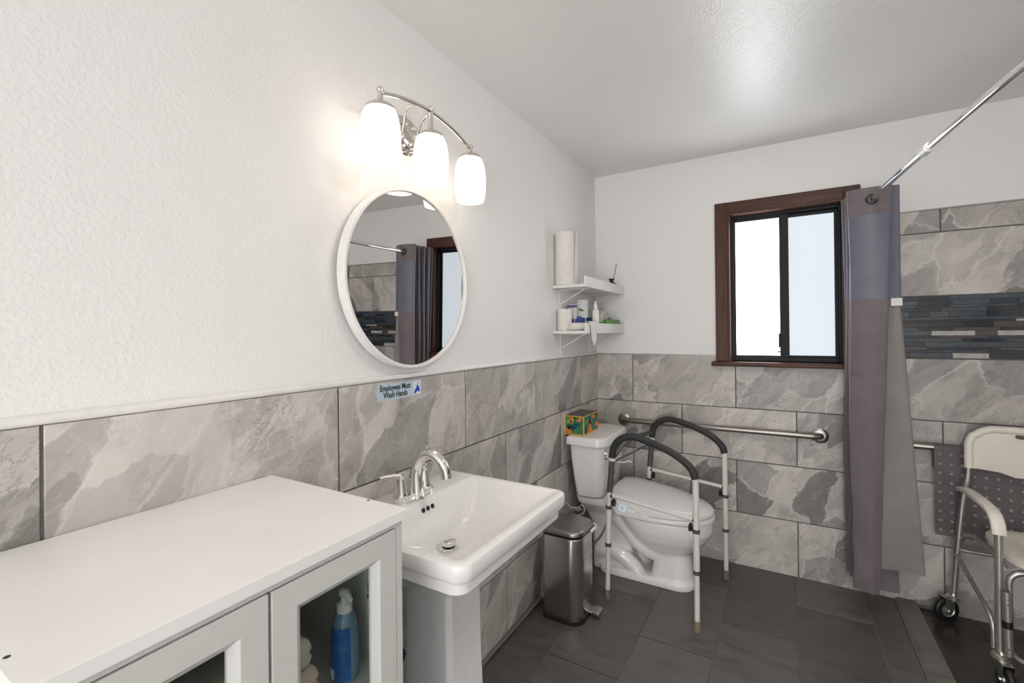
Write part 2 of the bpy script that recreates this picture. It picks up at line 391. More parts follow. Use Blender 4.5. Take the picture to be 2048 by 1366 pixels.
def text_geo(body, size, origin, ux, uy, bold=.012, align='CENTER'):
    cu = bpy.data.curves.new('txt', 'FONT'); cu.body = body; cu.size = size; cu.align_x = align; cu.offset = bold*size; cu.resolution_u = 3
    o = bpy.data.objects.new('txt', cu); COL.objects.link(o)
    dg = bpy.context.evaluated_depsgraph_get(); me = bpy.data.meshes.new_from_object(o.evaluated_get(dg))
    g = G(); ux, uy, og = Vector(ux), Vector(uy), Vector(origin)
    g.add([og+ux*v.co.x+uy*v.co.y for v in me.vertices], [tuple(p.vertices) for p in me.polygons])
    bpy.data.objects.remove(o); bpy.data.curves.remove(cu); bpy.data.meshes.remove(me); return g

# ============================================================ SETTING
def S(name, g, mat, label, **kw):
    o = ob(name, g, mat, **kw); o['kind'] = 'structure'; o['label'] = label; return o
fl = S('floor', G().box(-.1, 1.6, YF-.1, D+.1, -.12, -.004), M['fgrout'], 'dark slate tiled bathroom floor')
cols = [(-.097+.312*i, -.097+.312*(i+1)) for i in range(6)]
for i, (x0, x1) in enumerate(cols):
    off = (1.78 if i % 2 else 2.09)
    x0c, x1c = max(.003, x0+.0025), min(1.580, x1-.0025)
    if i == 5: x1c = 1.580
    k = math.floor((YF-off)/TW)
    while off+k*TW < D:
        a, b = max(YF, off+k*TW+.0025), min(D, off+(k+1)*TW-.0025); k += 1
        if b-a > .01 and x1c-x0c > .01: tile(x0c, x1c, a, b, -.006, 2, .006, M['floor'], fl, 'floor_tile')
sf = S('floor_shower', G().box(1.6, XR+.1, YF-.1, D+.1, -.14, -.022), M['fgrout'], 'wet dark slate floor of the shower')
k = 0
for i, (x0, x1) in enumerate(((1.675, 1.885), (1.885, 2.19), (2.19, XR))):
    for j in range(-2, 6):
        a, b = max(YF, .02+j*.612+(i % 2)*.3+.002), min(D, .02+(j+1)*.612+(i % 2)*.3-.002)
        if b-a > .02: tile(x0+.002, x1-.002, a, b, -.024, 2, .007, M['wetfloor'], sf, 'floor_tile')
kb = S('floor_kerb', G().box(1.582, 1.672, YF, D, -.05, .002), M['fgrout'], 'low slate kerb strip between room floor and shower floor')
for j in range(14):
    y1 = D-.001-(j*.305 if j else 0); y0 = max(YF, D-(j+1)*.305+.003)
    if y1-y0 > .02: 
        g = G(); g.loft([[(-.043, (y0-y1)/2, 0), (.043, (y0-y1)/2, 0), (.043, (y1-y0)/2, 0), (-.043, (y1-y0)/2, 0)],
                         [(-.030, (y0-y1)/2, .012), (.042, (y0-y1)/2, .012), (.042, (y1-y0)/2, .012), (-.030, (y1-y0)/2, .012)]])
        piece('kerb_tile', ('kerb', round(y1-y0, 4)), lambda: g, (1.628, (y0+y1)/2, .001), M['kerb'], kb)
ce = S('ceiling', G().box(-.1, XR+.1, YF-.1, D+.1, HC, HC+.1), M['ceil'], 'pale textured ceiling with a soft gloss')

# left wall
wl = S('wall_left', G().box(-.1, 0, YF-.1, D+.1, -.1, HC), M['paint'], 'textured off-white left wall above grey marble-look tile')
ob('grout', G().box(-.001, .0018, YF, D, -.004, ZR-.002), M['grout'], wl)
rowsL = [(ZR-TH*(i+1), ZR-TH*i, .269 if i % 2 == 0 else .575) for i in range(4)]
tile_rows(rowsL, YF, D-.004, 0, 0, wl)
trim1 = G(); pr = [(0, ZR-.001), (.0065, ZR-.001), (.0105, ZR+.003), (.0115, ZR+.008), (.0095, ZR+.0135), (.005, ZR+.017), (0, ZR+.018)]
trim1.loft([[(x, y, z) for x, z in pr] for y in (YF, D)])
S('trim_1', trim1, M['trimw'], 'white rounded trim strip along the top of the left wall tiles', smooth=60)

# back wall with window opening
WX0, WX1, WZ0, WZ1 = .832, 1.394, 1.20, 2.076
g = G(); g.box(-.1, WX0, D, D+.14, -.1, HC); g.box(WX1, XR+.1, D, D+.14, -.1, HC)
g.box(WX0, WX1, D, D+.14, -.1, WZ0); g.box(WX0, WX1, D, D+.14, WZ1, HC)
wb = S('wall_back', g, M['paint'], 'off-white back wall with marble-look tile, mosaic band and window')
SX, ST, MZ0, MZ1 = 1.53, 1.974, ZR, 1.545
ob('grout', G().box(.004, SX, D-.0018, D+.001, -.004, 1.17).box(.004, .757, D-.0018, D+.001, 1.17, ZR-.002).box(SX, XR, D-.0018, D+.001, -.03, ST-.001), M['grout'], wb)
hole = ((.737, 1.47, 1.172, 3),)
for r in range(4):
    z0, z1 = ZR-TH*(r+1), ZR-TH*r; off = .251 if r % 2 == 0 else .557
    k = -1
    while off+k*TW < XR:
        a0, a1 = max(.005, off+k*TW+JT/2), min(XR-.004, off+(k+1)*TW-JT/2); k += 1
        if a1-a0 < .012: continue
        zb = z0+JT/2 if r < 3 else z0 - (.022 if a0 > 1.5 else 0)
        if r == 0 and a0 < .757 < a1:      # notched tile at the window corner
            g2 = G(); h = .004
            P = [(a0, zb), (a1, zb), (a1, 1.172), (.755, 1.172), (.755, z1-JT/2), (a0, z1-JT/2)]
            g2.loft([[(x, D, z) for x, z in P], [(x, D-h, z) for x, z in P]])
            ob('tile', g2, M['marble'], wb, org=((a0+a1)/2, D, (z0+z1)/2)); continue
        if r == 0 and a0 < 1.47 < a1 and a0 > .9:
            P = [(a0, zb), (a1, zb), (a1, z1-JT/2), (1.475, z1-JT/2), (1.475, 1.172), (a0, 1.172)]
            g2 = G().loft([[(x, D, z) for x, z in P], [(x, D-.004, z) for x, z in P]]); ob('tile', g2, M['marble'], wb, org=((a0+a1)/2, D, (z0+z1)/2)); continue
        top = 1.172 if (r == 0 and a0 > .757 and a1 < 1.48) else z1-JT/2
        tile(a0, a1, zb, top, D, 1, .004, M['marble'], wb)
tile_rows([(MZ1, 1.860, .251), (1.860, ST, .557)], SX, XR-.004, D, 1, wb)
MOS = [plain('mosaic_'+n, c, r, noise=.2, nscale=50) for n, c, r in (
    ('navy', (.022, .030, .042), .12), ('slate', (.062, .078, .092), .18), ('charcoal', (.030, .029, .030), .15),
    ('steelblue', (.050, .068, .088), .14), ('taupe', (.070, .062, .058), .3), ('silver', (.44, .43, .40), .32))]
def mosaic(lo, hi, plane, axis, parent):
    rnd = random.Random(3+axis)
    hs = [.022, .026, .012, .018, .032, .012, .012, .028, .016, .026, .012, .018, .028, .014, .014, .028]
    tot = sum(hs)+.0022*len(hs); sc = (MZ1-MZ0-.004)/tot; z = MZ1-.002
    for h in hs:
        h *= sc; x = lo-rnd.random()*.12
        while x < hi:
            w = rnd.choice((.075, .10, .13, .16)); a0, a1 = max(lo, x), min(hi, x+w-.0022)
            if a1-a0 > .006:
                thick = h > .02
                c = rnd.choices(range(6), (5, 5, 6, 4, 3, 1.6 if thick else .4))[0]
                tile(a0, a1, z-h, z, plane, axis, .0045 if c != 5 else .0052, MOS[c], parent, 'mosaic_tile', .0006)
            x += w
        z -= h+.0022*sc
mosaic(SX, XR-.004, D, 1, wb)
S('trim_2', G().box(.011, .757, D-.0055, D, ZR-.002, ZR+.006), M['trimg'], 'thin grey edge strip on top of the back wall tiles beside the window')
S('trim_3', G().box(SX-.004, XR, D-.0055, D, ST-.001, ST+.005).box(SX-.005, SX, D-.0055, D, ZR, ST), M['trimg'], 'thin grey edge strip round the tall shower tiles')
# right and front walls
wr = S('wall_right', G().box(XR, XR+.1, YF-.1, D+.1, -.15, HC), M['paint'], 'off-white right wall of the shower with marble-look tile')
ob('grout', G().box(XR-.0018, XR+.001, .9, D, -.03, ST), M['grout'], wr)
tile_rows([(ZR-TH*(r+1), ZR-TH*r, .1+.306*(r % 2)) for r in range(4)]+[(MZ1, 1.860, .1), (1.860, ST, .4)], .9, D-.005, XR, 3, wr)
mosaic(1.6, D-.005, XR, 3, wr)
DX0, DX1, DZ = .40, 2.20, 2.15  # doorway out of view, added as a large soft light source
g = G(); g.box(-.1, DX0, YF-.1, YF, -.1, HC); g.box(DX1, XR+.1, YF-.1, YF, -.1, HC); g.box(DX0, DX1, YF-.1, YF, DZ, HC)
S('wall_front', g, M['paint'], 'unseen off-white wall with an open doorway added to let in light')

# window
w1 = thing('window_1', 'dark wood framed sliding window with two frosted panes in black aluminium', None, (1.11, D, 1.17), kind='structure')
ob('casing', G().box(.760, .832, D-.020, D, 1.20, 2.147), M['woodv'], w1, bevel=.004)
ob('casing', G().box(1.394, 1.466, D-.020, D, 1.20, 2.147), M['woodv'], w1, bevel=.004)
ob('casing', G().box(.8315, 1.3945, D-.0195, D, 2.076, 2.147), M['woodh'], w1, bevel=.004)
ob('casing_bead', G().box(.826, .840, D-.026, D, 1.20, 2.082).box(1.386, 1.400, D-.026, D, 1.20, 2.082).box(.84, 1.386, D-.026, D, 2.068, 2.082), M['woodv'], w1, bevel=.003)
ob('sill', G().box(.737, 1.489, D-.055, D+.05, 1.174, 1.20), M['woodh'], w1, bevel=.007, seg=3)
ob('jamb', G().box(.832, .842, D, D+.14, 1.20, 2.076).box(1.384, 1.394, D, D+.14, 1.20, 2.076).box(.842, 1.384, D, D+.14, 2.066, 2.076).box(.832, 1.394, D+.05, D+.14, 1.19, 1.203), M['woodv'], w1)
yb = D+.02
ob('outer_frame', G().box(.842, .858, yb, yb+.07, 1.203, 2.066).box(1.372, 1.384, yb, yb+.07, 1.203, 2.066).box(.858, 1.372, yb, yb+.07, 2.050, 2.066).box(.858, 1.372, yb, yb+.07, 1.203, 1.226), M['black'], w1, bevel=.002)
for (x0, x1, yo, fl_w, fr_w, pm) in ((.858, 1.140, .008, .010, .046, 'pane'), (1.110, 1.372, .034, .03, .016, 'pane2')):
    sash = ob('sash', G().box(x0, x0+fl_w, yb+yo, yb+yo+.02, 1.226, 2.050).box(x1-fr_w, x1, yb+yo, yb+yo+.02, 1.226, 2.050)
              .box(x0+fl_w, x1-fr_w, yb+yo, yb+yo+.02, 2.030, 2.050).box(x0+fl_w, x1-fr_w, yb+yo, yb+yo+.02, 1.226, 1.238), M['black'], w1, bevel=.0015)
    ob('pane', G().box(x0+fl_w-.002, x1-fr_w+.002, yb+yo+.008, yb+yo+.013, 1.236, 2.032), M[pm], sash)
ob('latch', G().box(1.086, 1.100, yb+.000, yb+.008, 1.285, 1.365).box(1.080, 1.10, yb-.002, yb+.008, 1.255, 1.263), M['black'], w1, bevel=.002)

# ============================================================ WALL LIGHT
LX, LYS, LC = .11, (.949, 1.170, 1.391), 1.170
vl = thing('vanity_light', 'three-shade polished nickel bath light glowing on the wall above the round mirror', 'wall lamp', (0, LC, 1.99))
bp = G(); bp.lathe([(.066, 0), (.066, .006), (.062, .010), (.058, .010), (.054, .016), (.048, .016), (.044, .022), (.036, .022), (.030, .028), (0.004, .030)], (0, LC-.01, 2.056), 40, 'x')
ob('backplate', bp, M['nickel'], vl, smooth=35)
for s in (-1, 1):
    yb_ = LC-.01+s*.034
    ob('arm', G().tube(spline([(.02, yb_, 2.035), (.032, yb_, 2.07), (.045, yb_+s*.004, 2.105), (.066, yb_+s*.010, 2.128), (.092, yb_+s*.018, 2.126), (LX, yb_+s*.024, 2.110)]), .0055, 10), M['nickel'], vl, smooth=180)
    ob('screw', G().lathe([(.007, .022), (.007, .032), (.003, .036)], (0, LC-.01+s*.02, 2.085), 10, 'x'), M['nickel'], vl, smooth=40)
barp = spline([(LX, LYS[0], 2.078), (LX, 1.05, 2.104), (LX, LC, 2.115), (LX, 1.29, 2.100), (LX, LYS[2], 2.066)])
ob('bar', G().tube(barp, .0075, 12), M['nickel'], vl, smooth=180)
SH = [(.036, 2.032), (.044, 2.028), (.0515, 2.010), (.0562, 1.985), (.0585, 1.950), (.0580, 1.920), (.0550, 1.893), (.0500, 1.872)]
for i, y in enumerate(LYS):
    zt = (2.078, 2.115, 2.066)[i]
    h = ob('holder', G().lathe([(.041, 2.026), (.044, 2.030), (.042, 2.037), (.030, 2.046), (.018, 2.051), (.010, 2.054), (.0085, 2.058), (.0085, zt), (.011, zt+.002), (.012, zt+.010), (.008, zt+.016), (.002, zt+.018)], (LX, y, 0), 24), M['nickel'], vl, smooth=40)
    ob('shade', G().lathe(SH+[(r-.005, z) for r, z in reversed(SH)], (LX, y, 0), 32, cap0=False, cap1=False), M['shade'], vl, smooth=180)

cl_ = thing('fill_ceiling_light', 'round white glass ceiling light added out of view as fill', 'fill lamp', (1.40, 1.30, HC-.09))  # unseen lamp, added to brighten the room from above
ob('base', G().lathe([(.175, HC-.001), (.175, HC-.022), (.165, HC-.026)], (1.40, 1.30, 0), 40), M['trimw'], cl_, smooth=40)
ob('dome', G().lathe([(.165, HC-.026), (.160, HC-.045), (.135, HC-.070), (.09, HC-.085), (.04, HC-.091), (.005, HC-.092)], (1.40, 1.30, 0), 40, cap0=False), M['dome'], cl_, smooth=180)

# ============================================================ ROUND MIRROR (leans a little on its hook)
MY, MZ, MR = 1.168, 1.567, .299
def lean(g): g.v = [(x-.0187*(y-MY)+.0115*(z-MZ), y, z) for x, y, z in g.v]; return g
mr = thing('round_mirror', 'large round wall mirror with a deep white metal frame', 'mirror', (0, MY, MZ-MR))
fr = [(MR-.011, .010), (MR, .010), (MR, .040), (MR-.002, .042), (MR-.009, .042), (MR-.011, .040)]
ob('frame', lean(G().loft([[(x, MY+r*math.cos(a), MZ+r*math.sin(a)) for r, x in fr] for a in [2*math.pi*k/96 for k in range(96)]], closed=True)), M['trimw'], mr, smooth=40)
ob('mirror_glass', lean(G().lathe([(MR-.012, .026), (MR-.012, .034)], (0, MY, MZ), 96, 'x')), M['mirror'], mr)

# ============================================================ SIGN
sg = thing('hand_washing_sign', 'small pale blue sticker reading Employees Must Wash Hands on wall tile', 'sign', (.0042, 1.13, 1.17))
s0, s1, t0, t1 = 1.027, 1.231, 1.170, 1.2235
ob('sticker', G().box(.004, .0052, s0, s1, t0, t1), M['signblue'], sg)
ob('lettering', text_geo('Employees Must', .0215, (.0056, 1.106, 1.2005), (0, .98, 0), (0, 0, 1.22), .028), M['signink'], sg)
ob('lettering', text_geo('Wash Hands', .0215, (.0056, 1.106, 1.1775), (0, .98, 0), (0, 0, 1.22), .028), M['signink'], sg)
ob('pictogram_field', G().box(.0052, .0056, 1.189, 1.227, 1.1735, 1.2205), M['white'], sg)
P = [(1.193, 1.181), (1.197, 1.190), (1.204, 1.198), (1.207, 1.206), (1.211, 1.207), (1.215, 1.202), (1.219, 1.195), (1.221, 1.187), (1.219, 1.181), (1.215, 1.181), (1.211, 1.187), (1.207, 1.183), (1.200, 1.178), (1.195, 1.177)]
pg = G().add([(.0059, y, z) for y, z in P], [tuple(range(len(P)))])
for cy, cz, r in ((1.207, 1.213, .0018), (1.213, 1.2125, .002), (1.218, 1.210, .0015), (1.200, 1.206, .0016)):
    pg.add([(.0059, cy+r*math.cos(R_(a)), cz+r*math.sin(R_(a))) for a in range(0, 360, 45)], [tuple(range(8))])
fl_ = G(); fl_.box(.0056, .0058, 1.189, 1.1895, 1.1735, 1.2205).box(.0056, .0058, 1.2265, 1.227, 1.1735, 1.2205).box(.0056, .0058, 1.189, 1.227, 1.1735, 1.174).box(.0056, .0058, 1.189, 1.227, 1.22, 1.2205)
ob('pictogram', pg.add(fl_.v, fl_.f), M['handblue'], sg)

# ============================================================ CABINET
CY0, CY1, CX = .14, .680, .448
cb = thing('display_cabinet', 'white cabinet with two framed glass doors against the tiled wall', 'cabinet', (.23, .41, 0))
ob('top_board', G().box(.006, .456, CY0, CY1, 1.016, 1.036), M['cabtop'], cb, bevel=.0015)
ob('screw_hole', G().lathe([(.0032, 1.0361), (.0032, 1.0364)], (.354, .672, 0), 12), M['blackp'], cb)
ob('screw_hole', G().lathe([(.0032, 1.0361), (.0032, 1.0364)], (.373, .150, 0), 12), M['blackp'], cb)
ob('side_panel', G().box(.008, CX, CY1-.024, CY1-.008, 0, 1.016), M['cab'], cb, bevel=.001)
ob('side_panel', G().box(.008, CX, CY0+.008, CY0+.024, 0, 1.016), M['cab'], cb, bevel=.001)
ob('back_panel', G().box(.008, .014, CY0+.024, CY1-.024, 0, 1.016), M['cabin'], cb)
ob('shelf_board', G().box(.014, .425, CY0+.024, CY1-.024, .708, .722), M['cabin'], cb)
ob('shelf_board', G().box(.014, .425, CY0+.024, CY1-.024, .38, .394), M['cabin'], cb)
ob('bottom_board', G().box(.014, CX, CY0+.024, CY1-.024, .06, .08), M['cab'], cb)
ob('top_rail', G().box(.40, CX, CY0+.024, CY1-.024, 1.006, 1.016), M['cab'], cb)
def rect(x, y0, y1, z0, z1): return [(x, y0, z0), (x, y1, z0), (x, y1, z1), (x, y0, z1)]
for y0, y1 in ((.166, .3975), (.4025, .6545)):
    z0, z1 = .084, 1.003; q = .041; b = .012
    dg_ = G().loft([rect(.430, y0, y1, z0, z1), rect(CX+.001, y0, y1, z0, z1), rect(CX+.001, y0+q, y1-q, z0+q, z1-q), rect(CX-.003, y0+q+.003, y1-q-.003, z0+q+.003, z1-q-.003),
                    rect(CX-.010, y0+q+b, y1-q-b, z0+q+b, z1-q-b), rect(.430, y0+q+b, y1-q-b, z0+q+b, z1-q-b)], closed=True)
    d_ = ob('door', dg_, M['cab'], cb, bevel=.0012)
    ob('glass_pane', G().box(.4315, .4345, y0+q+b-.003, y1-q-b+.003, z0+q+b-.003, z1-q-b+.003), M['cglass'], d_)
    ob('knob', G().lathe([(.006, CX), (.006, CX+.012), (.011, CX+.016), (.012, CX+.022), (.004, CX+.025)], (0, y1-.02 if y0 < .3 else y0+.02, .55), 14, 'x'), M['nickel'], d_, smooth=50)
ob('hinge', G().box(.385, .428, .640, .656, .872, .890).box(.40, .43, .625, .642, .868, .876), M['blackp'], cb, bevel=.001)
# soap bottle in the cabinet
def at(cx, cy, prof, n=28): return G().lathe(prof, (cx, cy, 0), n)
BX, BY, BZ = .368, .598, .7225
sb = thing('pump_soap_bottle', 'clear blue liquid soap bottle with white pump and blue label inside the cabinet', 'bottle', (BX, BY, BZ))
ob('bottle', at(BX, BY, [(.020, BZ), (.026, BZ+.004), (.0265, BZ+.03), (.0255, BZ+.07), (.0235, BZ+.1), (.021, BZ+.117), (.015, BZ+.127), (.0115, BZ+.131)]), M['soap'], sb, smooth=60)
lab = G(); lab.loft([[(BX+(.0268-.03*max(0, h-.03)/.9)*math.cos(R_(a)), BY+(.0268-.03*max(0, h-.03)/.9)*math.sin(R_(a)), BZ+h) for h in (.008, .03, .07, .105)] for a in range(-120, -14, 8)], cap0=False, cap1=False)
ln = len(range(-120, -14, 8)); lab.f = [f for f in lab.f if not (max(v % 4 for v in f) == 3 and min(v % 4 for v in f) == 0)]
ob('label', lab, M['labelblue'], sb, smooth=180)
bc = G(); bc.loft([[(BX+.0271*math.cos(R_(a)), BY+.0271*math.sin(R_(a)), BZ+h) for h in (.010, .030)] for a in range(-116, -80, 6)], cap0=False, cap1=False)
ob('barcode_patch', bc, M['white'], sb, smooth=180)
ob('pump_collar', at(BX, BY, [(.0145, BZ+.126), (.0145, BZ+.142), (.010, BZ+.145), (.0065, BZ+.15), (.0065, BZ+.158)]), M['white'], sb, smooth=50)
ob('pump_head', G().tube([(BX-.006, BY, BZ+.161), (BX+.006, BY, BZ+.162), (BX+.016, BY-.004, BZ+.161), (BX+.025, BY-.006, BZ+.156)], [.0085, .0085, .006, .0045], 10), M['white'], sb, smooth=60)
def folded(name, label, x0, x1, y0, y1, z0, z1, mat):
    g = G(); n = 5
    for k in range(n):
        t = k/(n-1); ins = .004*(1-math.sin(math.pi*t)); 
    hs = (z1-z0)
    g.loft([rr(x0+.012, x1-.012, y0+.012, y1-.012, .01, z0), rr(x0+.003, x1-.003, y0+.003, y1-.003, .015, z0+hs*.15), rr(x0, x1, y0, y1, .016, z0+hs*.35), rr(x0+.004, x1-.004, y0+.004, y1-.004, .016, z0+hs*.5),
            rr(x0, x1, y0, y1, .016, z0+hs*.68), rr(x0+.003, x1-.003, y0+.003, y1-.003, .015, z0+hs*.88), rr(x0+.012, x1-.012, y0+.012, y1-.012, .01, z1)])
    o = ob(name, g, mat, smooth=180, org=((x0+x1)/2, (y0+y1)/2, z0)); return tag(o, label, 'towel', 'folded towels in the cabinet')
folded('folded_towel', 'folded grey towel at the bottom of the pile inside the cabinet', .18, .415, .30, .505, .7225, .765, M['cabin'])
folded('folded_towel', 'folded pink towel in the middle of the pile inside the cabinet', .19, .412, .31, .515, .7655, .812, M['pinkcloth'])
folded('folded_towel', 'folded cream towel on top of the pile inside the cabinet', .20, .405, .315, .507, .8125, .862, M['softcloth'])
# wrapped packages between cabinet and pedestal
pk = thing('wrapped_package', 'tall blue film-wrapped package standing on the floor beside the cabinet', 'package', (.08, .86, 0), 'wrapped packages')
ob('film_wrap', G().loft([rr(.03, .180, .695, .945, .02, 0), rr(.022, .190, .687, .952, .03, .06), rr(.020, .192, .686, .954, .03, .25), rr(.022, .190, .687, .952, .03, .41), rr(.03, .180, .695, .945, .02, .465)]), M['packblue'], pk, smooth=50)
pk2 = thing('wrapped_package', 'shorter pale blue wrapped package with white barcode label lying on the tall one', 'package', (.08, .86, .466), 'wrapped packages')
ob('film_wrap', G().loft([rr(.03, .180, .695, .945, .02, .466), rr(.022, .190, .687, .952, .03, .49), rr(.022, .190, .687, .952, .03, .63), rr(.03, .180, .695, .945, .02, .668)]), M['packblue'], pk2, smooth=50)
ob('barcode_label', G().box(.1900, .1918, .88, .935, .525, .560), M['white'], pk2)
bars = G()
for k in range(9): bars.box(.1918, .1922, .884+k*.0055, .887+k*.0055, .531, .555)
ob('barcode', bars, M['signink'], pk2)
ob('printed_dot', G().lathe([(.024, .1900), (.024, .1915)], (0, .922, .495), 24, 'x'), M['signink'], pk2)

# ============================================================ PEDESTAL SINK
YS = 1.085
sk = thing('pedestal_sink', 'white porcelain pedestal sink with squared basin standing between cabinet and bin', 'sink', (.22, YS, 0))
def q(x0, x1, hy, r, z): return rr(x0, x1, YS-hy, YS+hy, r, z, 8)
basin = G().loft([q(.03, .33, .12, .05, .668), q(.02, .37, .17, .06, .70), q(.012, .43, .225, .06, .748), q(.010, .468, .257, .05, .784), q(.008, .478, .264, .042, .789), q(.007, .484, .270, .036, .795), q(.007, .486, .272, .036, .817),
    q(.007, .482, .268, .034, .820), q(.007, .484, .270, .034, .822), q(.006, .497, .281, .038, .828), q(.006, .501, .285, .040, .834), q(.006, .502, .286, .040, .862), q(.006, .500, .284, .038, .868), q(.008, .495, .279, .034, .8712),
    q(.010, .488, .272, .030, .8722), q(.135, .478, .262, .022, .8722), q(.142, .474, .258, .020, .871), q(.148, .468, .252, .022, .866), q(.160, .440, .222, .035, .835), q(.170, .400, .182, .048, .797), q(.180, .350, .128, .055, .765), q(.192, .290, .070, .048, .748), q(.205, .265, .031, .0295, .742), q(.212, .258, .024, .0228, .738)], cap0=True, cap1=True)
ob('basin', basin, M['porc'], sk, smooth=38)
ped = G().loft([[(x, YS+y, z) for x, y in ((x0, -hy), (x1-c, -hy), (x1, -hy+c), (x1, hy-c), (x1-c, hy), (x0, hy))] for x0, x1, hy, c, z in
    ((.10, .345, .115, .02, 0), (.10, .345, .115, .02, .02), (.115, .325, .100, .016, .05), (.13, .312, .090, .014, .12), (.138, .302, .083, .012, .42), (.140, .300, .082, .012, .64), (.13, .315, .095, .014, .69))])
ob('pedestal', ped, M['porc'], sk, bevel=.005, seg=2)
for dy in (-.021, 0, .021):
    c = Vector((.1565, YS+dy, .8455))
    ob('overflow_hole', G().lathe([(.0072, -.006), (.0072, .0015)], (0, 0, 0), 16, 'x').xf(Matrix.Translation(c) @ Matrix.Rotation(R_(-20), 4, 'Y')), M['blackp'], sk, smooth=40)
dr = ob('drain_flange', G().lathe([(.0285, .739), (.0300, .7435), (.026, .7455), (.023, .741)], (.236, YS, 0), 32), M['chrome'], sk, smooth=40)
ob('stopper', G().lathe([(.019, .742), (.0225, .756), (.0245, .762), (.0235, .766), (.019, .768), (.004, .7695)], (.236, YS, 0), 32), M['chrome'], dr, smooth=40)
fc = thing('faucet', 'chrome two-handle arched faucet on the pedestal sink', 'faucet', (.095, YS, .8725))
ob('base', G().loft([rr(.068, .128, YS-.077, YS+.077, .029, .8727), rr(.068, .128, YS-.077, YS+.077, .029, .886), rr(.074, .122, YS-.071, YS+.071, .023, .892)]), M['chrome'], fc, smooth=40)
ob('spout', G().tube(spline([(.108, YS, .874), (.108, YS, .90), (.107, YS, .935), (.112, YS, .967), (.130, YS, .998), (.160, YS, 1.013), (.190, YS, 1.009), (.214, YS, .990), (.226, YS, .964), (.229, YS, .948)], 6),
    [.030-(.030-.0160)*min(1, k/18) for k in range(55)], 20), M['chrome'], fc, smooth=60)
for s in (-1, 1):
    cy = YS+s*.053
    h = ob('handle', G().lathe([(.0235, .8727), (.0235, .888), (.021, .892), (.0195, .900), (.0115, .938), (.0105, .945), (.012, .950), (.010, .955), (.003, .957)], (.095, cy, 0), 24), M['chrome'], fc, smooth=40)
    ob('lever', G().tube([(.097, cy, .951), (.085, cy+s*.012, .954), (.066, cy+s*.030, .953), (.052, cy+s*.042, .949)], [.0065, .0062, .0050, .0040], 10, sx=1.5), M['chrome'], h, smooth=60)

# ============================================================ TRASH CAN
tc_ = thing('step_bin', 'slim brushed steel pedal bin beside the pedestal sink', 'trash can', (.18, 2.10, 0))
def tq(i, z): return rr(.082+i, .278-i, 1.998+i, 2.215-i, (.02, .058, .058, .02), z, 8)
ob('base_ring', G().loft([tq(-.002, 0), tq(-.003, .006), tq(-.003, .022), tq(.0, .026)]), M['blackp'], tc_, smooth=40)
ob('body', G().loft([tq(.001, .024), tq(0, .026), tq(0, .398), tq(.003, .402)]), M['steel'], tc_, smooth=40)
ob('rim', G().loft([tq(.003, .401), tq(.002, .403), tq(.002, .414), tq(.006, .416)]), M['blackp'], tc_, smooth=40)
lid = ob('lid', G().loft([tq(.001, .415), tq(-.003, .417), tq(-.003, .430), tq(.0, .4355), tq(.008, .4385), tq(.03, .4405)]), M['lidsteel'], tc_, smooth=45)
pd = G().loft([[(x, y, z) for y, z in ((2.105, .016), (2.165, .016), (2.165, .028), (2.105, .028))] for x in (.27, .300)]); pd.loft([[(x, y, z+dz) for y, z in ((2.102, .012), (2.168, .012), (2.168, .030), (2.102, .030))] for x, dz in ((.300, .004), (.332, -.002))])
ob('pedal', pd, M['steel'], tc_, bevel=.004)
bgm = G().tube(spline([(.285, 2.13, .404), (.292, 2.16, .412), (.289, 2.19, .400), (.275, 2.215, .408), (.255, 2.223, .403)], 5), [.004+.006*abs(math.sin(k*1.7)) for k in range(21)], 8)
ob('liner_bag', bgm, M['white'], tc_, smooth=180)

# ============================================================ TOILET
YT = 2.65
tl = thing('toilet', 'white two-piece toilet with electric bidet seat in the corner', 'toilet', (.35, YT, 0))
def egg(x0, x1, hy, z, n=48, rp_=.6, zf=None):
    out = []; xc = x0+(x1-x0)*.42
    for k in range(n):
        a = 2*math.pi*k/n; c_, s_ = math.cos(a), math.sin(a)
        x = xc + (x1-xc if c_ > 0 else xc-x0)*math.copysign(abs(c_)**(.95 if c_ > 0 else rp_), c_); y = hy*math.copysign(abs(s_)**.9, s_)
        out.append((x, YT+y, z if zf is None else z+zf*(x-x0)))
    return out
bowl = G()
bowl.loft([rr(.17, .695, YT-.118, YT+.118, (.05, .10, .10, .05), z, 8) for z in (0, .028)]+[rr(.18, .685, YT-.108, YT+.108, (.05, .095, .095, .05), .042, 8)])
bowl.loft([rr(.46, .685, YT-.104, YT+.104, (.05, .09, .09, .05), .02, 8), rr(.47, .675, YT-.098, YT+.098, (.05, .085, .085, .05), .10, 8), rr(.475, .665, YT-.094, YT+.094, (.05, .085, .085, .05), .18, 8), rr(.45, .68, YT-.105, YT+.105, (.05, .09, .09, .05), .23, 8)])
bowl.loft([egg(.46, .66, .085, .165), egg(.40, .70, .125, .205), egg(.35, .745, .158, .255), egg(.31, .775, .178, .305), egg(.285, .776, .186, .345), egg(.275, .778, .187, .372)])
bowl.loft([rr(.12, .36, YT-.075, YT+.075, .03, .0, 8), rr(.12, .36, YT-.075, YT+.075, .03, .25, 8), rr(.09, .36, YT-.10, YT+.10, .03, .33, 8), rr(.055, .40, YT-.165, YT+.165, .05, .40, 8), rr(.05, .38, YT-.172, YT+.172, .05, .435, 8)])
